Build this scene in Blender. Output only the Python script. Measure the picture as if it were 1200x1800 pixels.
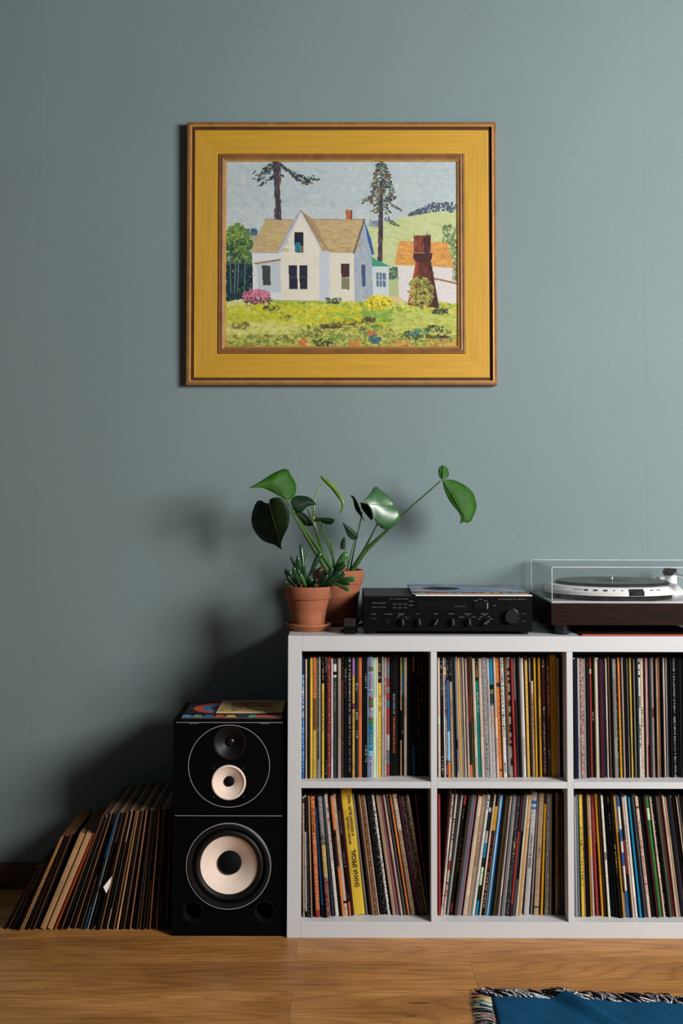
import bpy, bmesh, math, random
import numpy as np
from mathutils import Vector, Matrix, Euler

for o in list(bpy.data.objects):
    bpy.data.objects.remove(o, do_unlink=True)
scene = bpy.context.scene
COL = scene.collection
random.seed(7)
R = math.radians

# ------------------------------------------------------------------ camera
# back wall is the plane y = 0, floor z = 0, shelf front stands at y = -0.40
F_PX, CAM_Y, CAM_Z = 2133.0, -3.60, 1.151
TILT, ROLL = R(3.0), R(0.12)
PP_Y = 865.0 - F_PX * math.tan(TILT)
cam_d = bpy.data.cameras.new('camera')
cam = bpy.data.objects.new('camera', cam_d)
COL.objects.link(cam)
cam.location = (0, CAM_Y, CAM_Z)
cam.matrix_world = (Matrix.Translation((0, CAM_Y, CAM_Z))
                    @ Matrix.Rotation(math.pi / 2 + TILT, 4, 'X')
                    @ Matrix.Rotation(ROLL, 4, 'Z'))
cam_d.sensor_fit = 'VERTICAL'
cam_d.sensor_height = 36.0
cam_d.sensor_width = 24.0
cam_d.lens = F_PX / 1800.0 * 36.0
cam_d.shift_y = -(900.0 - PP_Y) / 1800.0
cam_d.clip_start = 0.05
scene.camera = cam
CAM_R = (Matrix.Rotation(math.pi / 2 + TILT, 3, 'X') @ Matrix.Rotation(ROLL, 3, 'Z'))


def at(px, py, Y):
    """photo pixel -> point of the room on the plane y = Y"""
    v = CAM_R @ Vector(((px - 600.0) / F_PX, -(py - PP_Y) / F_PX, -1.0))
    t = (Y - CAM_Y) / v.y
    return Vector((v.x * t, Y, CAM_Z + v.z * t))


def at_z(px, py, Z):
    v = CAM_R @ Vector(((px - 600.0) / F_PX, -(py - PP_Y) / F_PX, -1.0))
    t = (Z - CAM_Z) / v.z
    return Vector((v.x * t, CAM_Y + v.y * t, Z))


# ------------------------------------------------------------------ light
world = bpy.data.worlds.new('world')
scene.world = world
world.use_nodes = True
world.node_tree.nodes['Background'].inputs[0].default_value = (0.72, 0.85, 1.0, 1)
world.node_tree.nodes['Background'].inputs[1].default_value = 0.05


def area(name, loc, target, sx, sy, power, color):
    d = bpy.data.lights.new(name, 'AREA')
    d.shape = 'RECTANGLE'
    d.size, d.size_y, d.energy, d.color = sx, sy, power, color
    o = bpy.data.objects.new(name, d)
    COL.objects.link(o)
    o.location = loc
    o.rotation_euler = (Vector(target) - Vector(loc)).to_track_quat('-Z', 'Y').to_euler()
    return o


area('assumed_key_light', (2.65, -2.75, 2.02), (0.1, 0.0, 1.0), 1.4, 1.1, 190.0, (1.0, 0.985, 0.965))  # assumed source off to the right: a free-standing area light, no window built
scene.view_settings.view_transform = 'Standard'
scene.view_settings.look = 'None'
scene.view_settings.gamma = 1.0
scene.view_settings.use_curve_mapping = False
scene.view_settings.exposure = 0.0


# ------------------------------------------------------------------ materials
def lin(c):
    return tuple(((x / 255.0) / 12.92) if x / 255.0 <= 0.04045 else (((x / 255.0) + 0.055) / 1.055) ** 2.4 for x in c)


def new_mat(name):
    m = bpy.data.materials.new(name)
    m.use_nodes = True
    nt = m.node_tree
    return m, nt, nt.nodes['Principled BSDF']


def node(nt, kind, **kw):
    n = nt.nodes.new(kind)
    for k, v in kw.items():
        setattr(n, k, v)
    return n


def coords(nt, scale=(1, 1, 1), kind='Object'):
    tc = node(nt, 'ShaderNodeTexCoord')
    mp = node(nt, 'ShaderNodeMapping')
    mp.inputs['Scale'].default_value = scale
    nt.links.new(tc.outputs[kind], mp.inputs['Vector'])
    return mp.outputs['Vector']


def noise(nt, vec, scale, detail=4.0, rough=0.55):
    n = node(nt, 'ShaderNodeTexNoise')
    n.inputs['Scale'].default_value = scale
    n.inputs['Detail'].default_value = detail
    n.inputs['Roughness'].default_value = rough
    nt.links.new(vec, n.inputs['Vector'])
    return n.outputs['Fac']


def ramp(nt, fac, stops):
    r = node(nt, 'ShaderNodeValToRGB')
    e = r.color_ramp.elements
    while len(e) < len(stops):
        e.new(0.5)
    for i, (p, c) in enumerate(stops):
        e[i].position = p
        e[i].color = (*c, 1)
    nt.links.new(fac, r.inputs['Fac'])
    return r.outputs['Color']


def mixc(nt, fac, a, b, mode='MIX'):
    m = node(nt, 'ShaderNodeMix', data_type='RGBA', blend_type=mode)
    for s, v in ((m.inputs[0], fac), (m.inputs[6], a), (m.inputs[7], b)):
        if hasattr(v, 'default_value') or hasattr(v, 'links'):
            nt.links.new(v, s)
        elif isinstance(v, (int, float)):
            s.default_value = v
        else:
            s.default_value = (*v, 1)
    return m.outputs[2]


def bump(nt, bsdf, h, strength=0.2, dist=0.001):
    b = node(nt, 'ShaderNodeBump')
    b.inputs['Strength'].default_value = strength
    b.inputs['Distance'].default_value = dist
    nt.links.new(h, b.inputs['Height'])
    nt.links.new(b.outputs['Normal'], bsdf.inputs['Normal'])


def simple(name, rgb, rough=0.5, metal=0.0, var=0.08, nscale=30.0, stretch=(1, 1, 1), bmp=0.0, spec=0.5):
    m, nt, b = new_mat(name)
    c = lin(rgb)
    v = coords(nt, stretch)
    n = noise(nt, v, nscale)
    lo = tuple(x * (1 - var) for x in c)
    hi = tuple(min(1, x * (1 + var)) for x in c)
    nt.links.new(ramp(nt, n, [(0.3, lo), (0.7, hi)]), b.inputs['Base Color'])
    b.inputs['Roughness'].default_value = rough
    b.inputs['Metallic'].default_value = metal
    b.inputs['Specular IOR Level'].default_value = spec
    if bmp:
        bump(nt, b, n, bmp)
    return m


def painted(name, rough=0.6, spec=0.4, grain=0.0, gscale=400.0):
    """colour comes from the face attribute 'col' (print and paint)"""
    m, nt, b = new_mat(name)
    a = node(nt, 'ShaderNodeAttribute', attribute_name='col')
    b.inputs['Roughness'].default_value = rough
    b.inputs['Specular IOR Level'].default_value = spec
    if grain:
        n = noise(nt, coords(nt), gscale, 3.0)
        g = ramp(nt, n, [(0.3, (1 - grain,) * 3), (0.7, (1, 1, 1))])
        nt.links.new(mixc(nt, 1.0, a.outputs['Color'], g, 'MULTIPLY'), b.inputs['Base Color'])
        bump(nt, b, n, 0.25, 0.0006)
    else:
        nt.links.new(a.outputs['Color'], b.inputs['Base Color'])
    return m


# wall: matt blue-grey paint over a faintly woven paper, one upright paper seam
def wall_material():
    m, nt, b = new_mat('blue_grey_wall')
    v = coords(nt)
    big = noise(nt, v, 1.6, 3.0)
    weave = noise(nt, coords(nt, (60, 60, 420)), 1.0, 3.0)
    fine = noise(nt, v, 420.0, 2.0)
    base = lin((130, 147.5, 149.5))
    c = ramp(nt, big, [(0.25, tuple(x * 0.95 for x in base)), (0.75, tuple(min(1, x * 1.05) for x in base))])
    c = mixc(nt, 1.0, c, ramp(nt, weave, [(0.3, (0.93,) * 3), (0.7, (1, 1, 1))]), 'MULTIPLY')
    c = mixc(nt, 1.0, c, ramp(nt, fine, [(0.3, (0.86,) * 3), (0.7, (1, 1, 1))]), 'MULTIPLY')
    sep = node(nt, 'ShaderNodeSeparateXYZ')
    nt.links.new(v, sep.inputs[0])
    for seam in (1133, 67):
        d = node(nt, 'ShaderNodeMath', operation='SUBTRACT')
        nt.links.new(sep.outputs[0], d.inputs[0])
        d.inputs[1].default_value = at(seam, 500, 0).x
        a = node(nt, 'ShaderNodeMath', operation='ABSOLUTE')
        nt.links.new(d.outputs[0], a.inputs[0])
        l = node(nt, 'ShaderNodeMath', operation='LESS_THAN')
        nt.links.new(a.outputs[0], l.inputs[0])
        l.inputs[1].default_value = 0.0007
        s = node(nt, 'ShaderNodeMath', operation='MULTIPLY')
        nt.links.new(l.outputs[0], s.inputs[0])
        s.inputs[1].default_value = 0.26
        c = mixc(nt, s.outputs[0], c, tuple(x * 0.5 for x in base))
    nt.links.new(c, b.inputs['Base Color'])
    b.inputs['Roughness'].default_value = 0.85
    b.inputs['Specular IOR Level'].default_value = 0.25
    bump(nt, b, weave, 0.12, 0.001)
    return m


def oak_material(name, dark=(156, 102, 48), light=(222, 160, 90), rough=0.42, knots=()):
    m, nt, b = new_mat(name)
    oi = node(nt, 'ShaderNodeObjectInfo')
    tc = node(nt, 'ShaderNodeTexCoord')
    off = node(nt, 'ShaderNodeVectorMath', operation='SCALE')
    off.inputs[0].default_value = (37.0, 11.0, 5.0)
    nt.links.new(oi.outputs['Random'], off.inputs['Scale'])
    add = node(nt, 'ShaderNodeVectorMath', operation='ADD')
    nt.links.new(tc.outputs['Object'], add.inputs[0])
    nt.links.new(off.outputs[0], add.inputs[1])

    def mp(sc):
        q = node(nt, 'ShaderNodeMapping')
        q.inputs['Scale'].default_value = sc
        nt.links.new(add.outputs[0], q.inputs['Vector'])
        return q.outputs['Vector']
    warp = noise(nt, mp((1.6, 7, 7)), 1.0, 4.0, 0.6)
    fig = noise(nt, mp((0.62, 5.2, 5.2)), 1.0, 1.2, 0.4)
    fm = node(nt, 'ShaderNodeMath', operation='MULTIPLY')
    nt.links.new(fig, fm.inputs[0])
    fm.inputs[1].default_value = 26.0
    w = node(nt, 'ShaderNodeMath', operation='PINGPONG')
    nt.links.new(fm.outputs[0], w.inputs[0])
    w.inputs[1].default_value = 0.5
    w2 = node(nt, 'ShaderNodeMath', operation='MULTIPLY')
    nt.links.new(w.outputs[0], w2.inputs[0])
    w2.inputs[1].default_value = 2.0
    pores = noise(nt, mp((11, 330, 330)), 1.0, 4.0, 0.65)
    dl, ll = lin(dark), lin(light)
    c = ramp(nt, warp, [(0.28, tuple(x * 0.9 for x in dl)), (0.5, tuple((x + y) / 2 for x, y in zip(dl, ll))), (0.74, ll)])
    c = mixc(nt, 0.8, c, ramp(nt, w2.outputs[0], [(0.0, (0.66, 0.6, 0.54)), (0.3, (0.9, 0.88, 0.86)), (1.0, (1.0, 1, 1))]), 'MULTIPLY')
    c = mixc(nt, 0.75, c, ramp(nt, pores, [(0.38, (0.5, 0.44, 0.4)), (0.56, (1, 1, 1))]), 'MULTIPLY')
    tone = ramp(nt, oi.outputs['Random'], [(0.0, (0.86,) * 3), (1.0, (1.06,) * 3)])
    c = mixc(nt, 1.0, c, tone, 'MULTIPLY')
    for (kx, ky, rx, ry) in knots:
        d = node(nt, 'ShaderNodeVectorMath', operation='SUBTRACT')
        nt.links.new(tc.outputs['Object'], d.inputs[0])
        d.inputs[1].default_value = (kx, ky, 0)
        s = node(nt, 'ShaderNodeVectorMath', operation='MULTIPLY')
        nt.links.new(d.outputs[0], s.inputs[0])
        s.inputs[1].default_value = (1 / rx, 1 / ry, 0)
        ln = node(nt, 'ShaderNodeVectorMath', operation='LENGTH')
        nt.links.new(s.outputs[0], ln.inputs[0])
        wob = node(nt, 'ShaderNodeMath', operation='MULTIPLY_ADD')
        nt.links.new(warp, wob.inputs[0])
        wob.inputs[1].default_value = 0.9
        nt.links.new(ln.outputs['Value'], wob.inputs[2])
        c = mixc(nt, ramp(nt, wob.outputs[0], [(0.75, (0.85,) * 3), (1.35, (0, 0, 0))]), c, lin((48, 28, 14)))
    nt.links.new(c, b.inputs['Base Color'])
    b.inputs['Roughness'].default_value = rough
    b.inputs['Specular IOR Level'].default_value = 0.35
    bump(nt, b, pores, 0.12, 0.0006)
    return m


kn = [(83, 1738, .008, .005), (735, 1763, .052, .007), (722, 1786, .03, .006), (572, 1752, .006, .006), (366, 1682, .012, .005)]
KN = [(at_z(x, y, 0).x, at_z(x, y, 0).y, rx, ry) for x, y, rx, ry in kn]
M = {}
M['wall'] = wall_material()
M['oak'] = oak_material('oak_floor', knots=KN)
M['skirting'] = oak_material('oak_skirting', (84, 56, 30), (112, 78, 44), 0.6)
M['gap'] = simple('dark_gap', (84, 54, 30), 0.9)
M['white'] = simple('white_laminate', (201, 202, 203), 0.42, var=0.015, nscale=6, spec=0.4)
M['black_cab'] = simple('black_cabinet_vinyl', (3, 3, 4), 0.75, var=0.3, nscale=60, spec=0.06)
M['black_gloss'] = simple('black_plastic_gloss', (10, 10, 12), 0.3, var=0.2, spec=0.4)
M['black_matt'] = simple('black_plastic_matt', (8, 8, 9), 0.7, var=0.2, spec=0.15)
M['rubber'] = simple('black_rubber', (9, 9, 11), 0.5, var=0.2, spec=0.3)
M['charcoal'] = simple('charcoal_plastic', (34, 34, 36), 0.5, var=0.1)
M['silver'] = simple('brushed_silver', (224, 224, 222), 0.4, 0.1, var=0.05, nscale=6, stretch=(3, 120, 120))
M['silver_line'] = simple('silver_trim', (176, 176, 178), 0.45, 0.2, var=0.03)
M['deck'] = simple('satin_deck_metal', (184, 184, 184), 0.3, 0.3, var=0.05, nscale=5, stretch=(3, 90, 90))
M['chrome'] = simple('polished_steel', (225, 225, 225), 0.12, 1.0, var=0.02)
M['print'] = simple('pale_grey_print', (150, 150, 150), 0.6, var=0.05)
M['print_dim'] = simple('dim_grey_print', (62, 62, 64), 0.6, var=0.05)
M['cone'] = simple('cream_paper_cone', (234, 214, 198), 0.75, var=0.05, nscale=90, bmp=0.1)
M['terracotta'] = simple('terracotta', (154, 91, 60), 0.85, var=0.14, nscale=14, bmp=0.12)
M['soil'] = simple('potting_soil', (44, 32, 24), 0.95, var=0.5, nscale=160, bmp=0.8)
M['vinyl'] = simple('black_vinyl', (14, 14, 15), 0.28, var=0.1)
M['rosewood'] = simple('dark_rosewood', (30, 13, 8), 0.5, var=0.75, nscale=7, stretch=(1.2, 40, 40), spec=0.12)
M['gold'] = simple('gold_leaf_flat', (200, 154, 46), 0.46, 0.15, var=0.1, nscale=5, stretch=(1, 1, 26))
M['gold_v'] = simple('gold_leaf_upright', (200, 154, 54), 0.46, 0.15, var=0.1, nscale=5, stretch=(26, 1, 1))
M['bronze'] = simple('rubbed_bronze', (136, 94, 52), 0.5, 0.1, var=0.22, nscale=30)
M['bronze_light'] = simple('rubbed_gilt_edge', (196, 148, 78), 0.4, 0.3, var=0.18, nscale=40)
M['shaded_rebate'] = simple('shaded_frame_rebate', (70, 42, 20), 0.6, var=0.2)
M['spine'] = painted('printed_sleeve', 0.55, 0.12)
M['canvas'] = painted('oil_paint', 0.5, 0.35, 0.14, 520.0)
M['ink'] = simple('dark_ink', (20, 18, 16), 0.6)
M['fringe'] = painted('fringe_yarn', 0.9, 0.1)
M['red_sleeve'] = simple('red_card', (196, 74, 50), 0.6, var=0.15)
M['paper'] = simple('white_paper', (235, 230, 222), 0.8, var=0.03)
M['amber'] = simple('yellow_lettering', (212, 172, 60), 0.6)


def leaf_material(name, rgb, rough, spec=0.5):
    m, nt, b = new_mat(name)
    v = coords(nt)
    n = noise(nt, v, 45.0, 3.0)
    c = lin(rgb)
    col = ramp(nt, n, [(0.3, tuple(x * 0.72 for x in c)), (0.7, tuple(min(1, x * 1.22) for x in c))])
    nt.links.new(col, b.inputs['Base Color'])
    b.inputs['Roughness'].default_value = rough
    b.inputs['Specular IOR Level'].default_value = spec
    b.inputs['Subsurface Weight'].default_value = 0.0
    bump(nt, b, n, 0.15, 0.001)
    return m


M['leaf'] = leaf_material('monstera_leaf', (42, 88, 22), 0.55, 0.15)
M['leaf_shaded'] = leaf_material('monstera_leaf_shaded', (20, 42, 20), 0.5, 0.2)  # darker green paints in the shade on leaves turned from the light
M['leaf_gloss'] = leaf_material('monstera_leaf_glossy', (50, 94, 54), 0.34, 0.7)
M['rib_shaded'] = leaf_material('leaf_midrib_shaded', (30, 56, 24), 0.5, 0.2)  # midrib tone for the leaves with shade painted in
M['rib'] = leaf_material('leaf_midrib', (74, 112, 48), 0.5, 0.3)
M['leaf_new'] = leaf_material('monstera_leaf_young', (100, 132, 52), 0.4)
M['stem'] = leaf_material('monstera_stem', (60, 92, 40), 0.45)
M['stem_pale'] = leaf_material('monstera_stem_young', (128, 152, 88), 0.45)
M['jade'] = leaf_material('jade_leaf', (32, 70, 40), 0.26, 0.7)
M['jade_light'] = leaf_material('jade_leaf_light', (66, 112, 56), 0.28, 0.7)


def throw_material():
    m, nt, b = new_mat('blue_woven_throw')
    n = noise(nt, coords(nt, (260, 520, 260)), 1.0, 3.0)
    n2 = noise(nt, coords(nt), 12.0)
    c = lin((14, 70, 104))
    col = ramp(nt, n, [(0.3, tuple(x * 0.62 for x in c)), (0.7, tuple(x * 1.3 for x in c))])
    col = mixc(nt, 0.5, col, ramp(nt, n2, [(0.3, (0.8,) * 3), (0.7, (1.0,) * 3)]), 'MULTIPLY')
    nt.links.new(col, b.inputs['Base Color'])
    b.inputs['Roughness'].default_value = 0.95
    b.inputs['Specular IOR Level'].default_value = 0.1
    bump(nt, b, n, 0.6, 0.002)
    return m


M['throw'] = throw_material()


def acrylic_material(name, d0, d1):
    m, nt, b = new_mat(name)
    nt.nodes.remove(b)
    out = nt.nodes['Material Output']
    tr = node(nt, 'ShaderNodeBsdfTransparent')
    tr.inputs[0].default_value = (0.995, 0.996, 0.996, 1)
    gl = node(nt, 'ShaderNodeBsdfGlossy')
    gl.inputs['Roughness'].default_value = 0.06
    df = node(nt, 'ShaderNodeBsdfDiffuse')
    df.inputs[0].default_value = (0.85, 0.87, 0.87, 1)
    fr = node(nt, 'ShaderNodeFresnel')
    fr.inputs[0].default_value = 1.3
    m1 = node(nt, 'ShaderNodeMixShader')
    dust = ramp(nt, noise(nt, coords(nt), 60.0), [(0.3, (d0,) * 3), (0.8, (d1,) * 3)])  # diffuse film: thin dust, plus painted haze on the top sheet
    nt.links.new(dust, m1.inputs[0])
    nt.links.new(tr.outputs[0], m1.inputs[1])
    nt.links.new(df.outputs[0], m1.inputs[2])
    m2 = node(nt, 'ShaderNodeMixShader')
    ge = node(nt, 'ShaderNodeNewGeometry')
    inv = node(nt, 'ShaderNodeMath', operation='SUBTRACT')
    inv.inputs[0].default_value = 1.0
    nt.links.new(ge.outputs['Backfacing'], inv.inputs[1])
    fac = node(nt, 'ShaderNodeMath', operation='MULTIPLY')     # outer faces only: no total reflection inside the thin sheet
    nt.links.new(fr.outputs[0], fac.inputs[0])
    nt.links.new(inv.outputs[0], fac.inputs[1])
    nt.links.new(fac.outputs[0], m2.inputs[0])
    nt.links.new(m1.outputs[0], m2.inputs[1])
    nt.links.new(gl.outputs[0], m2.inputs[2])
    nt.links.new(m2.outputs[0], out.inputs['Surface'])
    return m


M['acrylic'] = acrylic_material('clear_acrylic', 0.006, 0.02)
M['acrylic_top'] = acrylic_material('hazed_acrylic', 0.07, 0.11)  # stronger haze stands in for the pale reflection on top, besides dust


def acrylic_edge():
    m, nt, b = new_mat('acrylic_edge_glint')  # whitish colour paints the bright glint of the clear edges
    n = noise(nt, coords(nt), 40.0)
    nt.links.new(ramp(nt, n, [(0.3, lin((205, 210, 210))), (0.7, lin((240, 243, 243)))]), b.inputs['Base Color'])
    b.inputs['Roughness'].default_value = 0.2
    b.inputs['Alpha'].default_value = 0.75
    return m


M['acrylic_edge'] = acrylic_edge()


# ------------------------------------------------------------------ mesh helpers
class MB:
    def __init__(self):
        self.v, self.f, self.c = [], [], []

    def vert(self, p):
        self.v.append(tuple(p))
        return len(self.v) - 1

    def face(self, idx, c=None):
        self.f.append(tuple(idx))
        self.c.append(c)

    def quad(self, a, b, c, d, col=None):
        i = len(self.v)
        self.v += [tuple(a), tuple(b), tuple(c), tuple(d)]
        self.face((i, i + 1, i + 2, i + 3), col)

    def box(self, x0, x1, y0, y1, z0, z1, bev=0.0, col=None):
        if bev <= 0:
            i = len(self.v)
            for z in (z0, z1):
                self.v += [(x0, y0, z), (x1, y0, z), (x1, y1, z), (x0, y1, z)]
            for q in ((3, 2, 1, 0), (4, 5, 6, 7), (0, 1, 5, 4), (1, 2, 6, 5), (2, 3, 7, 6), (3, 0, 4, 7)):
                self.face([i + k for k in q], col)
            return self
        bm = bmesh.new()
        bmesh.ops.create_cube(bm, size=1.0)
        for v in bm.verts:
            v.co = Vector(((x0 + x1) / 2 + v.co.x * (x1 - x0), (y0 + y1) / 2 + v.co.y * (y1 - y0), (z0 + z1) / 2 + v.co.z * (z1 - z0)))
        bmesh.ops.bevel(bm, geom=list(bm.edges), offset=bev, segments=2, affect='EDGES', profile=0.6)
        i = len(self.v)
        bm.verts.index_update()
        self.v += [tuple(v.co) for v in bm.verts]
        for f in bm.faces:
            self.face([i + v.index for v in f.verts], col)
        bm.free()
        return self

    def lathe(self, prof, center, axis='Z', n=40, col=None, close=False):
        """profile of (radius, height) turned about an axis through center"""
        c = Vector(center)
        rings = []
        for (r, h) in prof:
            ring = []
            for k in range(n):
                a = 2 * math.pi * k / n
                ca, sa = math.cos(a) * r, math.sin(a) * r
                p = {'Z': Vector((ca, sa, h)), 'Y': Vector((ca, h, sa)), 'X': Vector((h, ca, sa))}[axis]
                ring.append(self.vert(c + p))
            rings.append(ring)
        pairs = list(zip(rings[:-1], rings[1:]))
        if close:
            pairs.append((rings[-1], rings[0]))
        for a, b in pairs:
            for k in range(n):
                q = (a[k], a[(k + 1) % n], b[(k + 1) % n], b[k])
                self.face(q if axis != 'Y' else q[::-1], col)
        if not close:
            if prof[0][0] > 1e-6:
                self.face(rings[0][::-1] if axis != 'Y' else rings[0], col)
            if prof[-1][0] > 1e-6:
                self.face(rings[-1] if axis != 'Y' else rings[-1][::-1], col)
        return self

    def tube(self, pts, radii, n=8, col=None, flat=1.0, nrm=None):
        pts = [Vector(p) for p in pts]
        if not hasattr(radii, '__len__'):
            radii = [radii] * len(pts)
        rings = []
        up = Vector(nrm) if nrm is not None else Vector((0.13, -1, 0.21)).normalized()
        for i, p in enumerate(pts):
            t = (pts[min(i + 1, len(pts) - 1)] - pts[max(i - 1, 0)]).normalized()
            s = t.cross(up)
            if s.length < 1e-4:
                s = t.cross(Vector((1, 0, 0)))
            s.normalize()
            u = s.cross(t).normalized()
            rings.append([self.vert(p + (s * math.cos(2 * math.pi * k / n) + u * (math.sin(2 * math.pi * k / n) * flat)) * radii[i]) for k in range(n)])
        for a, b in zip(rings[:-1], rings[1:]):
            for k in range(n):
                self.face((a[k], a[(k + 1) % n], b[(k + 1) % n], b[k]), col)
        self.face(rings[0][::-1], col)
        self.face(rings[-1], col)
        return self

    def build(self, name, mat, parent=None, origin=None, smooth=False, label=None, angle=None):
        o = Vector(origin) if origin is not None else (Vector(parent.location) if parent is not None and parent.parent is None else Vector((0, 0, 0)))
        if parent is not None and parent.parent is not None and origin is None:
            o = Vector(parent.location) + Vector(parent.parent.location)
        me = bpy.data.meshes.new(name)
        me.from_pydata([(x - o.x, y - o.y, z - o.z) for x, y, z in self.v], [], self.f)
        if any(c is not None for c in self.c):
            at_ = me.attributes.new('col', 'FLOAT_COLOR', 'FACE')
            buf = np.ones((len(self.f), 4), dtype=np.float32)
            for i, c in enumerate(self.c):
                if c is not None:
                    buf[i, :3] = c
            at_.data.foreach_set('color', buf.ravel())
        me.validate()
        bm = bmesh.new()
        bm.from_mesh(me)
        bmesh.ops.recalc_face_normals(bm, faces=bm.faces)
        bm.to_mesh(me)
        bm.free()
        me.materials.append(mat)
        if smooth:
            me.polygons.foreach_set('use_smooth', [True] * len(me.polygons))
            if angle:
                me.set_sharp_from_angle(angle=R(angle))
        ob = bpy.data.objects.new(name, me)
        COL.objects.link(ob)
        if parent is not None:
            ob.parent = parent
        elif origin is not None:
            ob.location = o
        if label:
            ob['label'] = label
        return ob


def tag(o, label=None, cat=None, group=None, kind=None):
    for k, v in (('label', label), ('category', cat), ('group', group), ('kind', kind)):
        if v:
            o[k] = v
    return o


def thing(name, loc, label, cat, group=None):
    o = bpy.data.objects.new(name, None)
    COL.objects.link(o)
    o.location = loc
    o.empty_display_size = 0.05
    return tag(o, label, cat, group)


def bool_cut(ob, cutters):
    """cut meshes out of ob for good; the cutters are removed"""
    for c in cutters:
        md = ob.modifiers.new('cut', 'BOOLEAN')
        md.operation, md.solver, md.object = 'DIFFERENCE', 'EXACT', c
    bpy.context.view_layer.update()
    dg = bpy.context.evaluated_depsgraph_get()
    me = bpy.data.meshes.new_from_object(ob.evaluated_get(dg))
    ob.modifiers.clear()
    ob.data = me
    for c in cutters:
        bpy.data.objects.remove(c, do_unlink=True)


def text_mesh(name, body, size, mat, parent, matrix, depth=0.0003, xscale=1.0, align='LEFT', bold=0.0, length=None):
    cu = bpy.data.curves.new(name, 'FONT')
    cu.body, cu.size, cu.extrude = body, size, depth
    cu.align_x = align
    cu.offset = bold
    cu.resolution_u = 3
    t = bpy.data.objects.new(name + '_tmp', cu)
    COL.objects.link(t)
    bpy.context.view_layer.update()
    me = bpy.data.meshes.new_from_object(t.evaluated_get(bpy.context.evaluated_depsgraph_get()))
    bpy.data.objects.remove(t, do_unlink=True)
    if length:
        xs = [v.co.x for v in me.vertices]
        xscale = length / (max(xs) - min(xs))
    me.transform(Matrix.Diagonal((xscale, 1, 1, 1)))
    me.transform(matrix)
    me.materials.clear()
    me.materials.append(mat)
    ob = bpy.data.objects.new(name, me)
    COL.objects.link(ob)
    ob.parent = parent
    return ob


def grid_paint(name, arr, P, mat, parent, origin):
    """a flat sheet of coloured cells; arr rows run from the top; P(u, v) -> point, u,v in 0..1 from top left"""
    h, w = arr.shape[:2]
    us, vs = np.linspace(0, 1, w + 1), np.linspace(0, 1, h + 1)
    p0, pu, pv = Vector(P(0, 0)), Vector(P(1, 0)) - Vector(P(0, 0)), Vector(P(0, 1)) - Vector(P(0, 0))
    V = (np.array(p0)[None, None] + us[None, :, None] * np.array(pu)[None, None] + vs[:, None, None] * np.array(pv)[None, None]) - np.array(origin)
    me = bpy.data.meshes.new(name)
    idx = np.arange((w + 1) * (h + 1)).reshape(h + 1, w + 1)
    quads = np.stack([idx[:-1, :-1], idx[1:, :-1], idx[1:, 1:], idx[:-1, 1:]], -1).reshape(-1, 4)
    n = len(quads)
    me.vertices.add(V.shape[0] * V.shape[1])
    me.vertices.foreach_set('co', V.reshape(-1).astype(np.float32))
    me.loops.add(n * 4)
    me.loops.foreach_set('vertex_index', quads.reshape(-1).astype(np.int32))
    me.polygons.add(n)
    me.polygons.foreach_set('loop_start', np.arange(0, n * 4, 4, dtype=np.int32))
    me.update(calc_edges=True)
    a = me.attributes.new('col', 'FLOAT_COLOR', 'FACE')
    s = np.clip(arr.reshape(-1, 3) / 255.0, 0, 1)
    l = np.where(s <= 0.04045, s / 12.92, ((s + 0.055) / 1.055) ** 2.4)
    a.data.foreach_set('color', np.concatenate([l, np.ones((n, 1))], 1).astype(np.float32).ravel())
    me.materials.append(mat)
    ob = bpy.data.objects.new(name, me)
    COL.objects.link(ob)
    ob.parent = parent
    return ob


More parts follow.
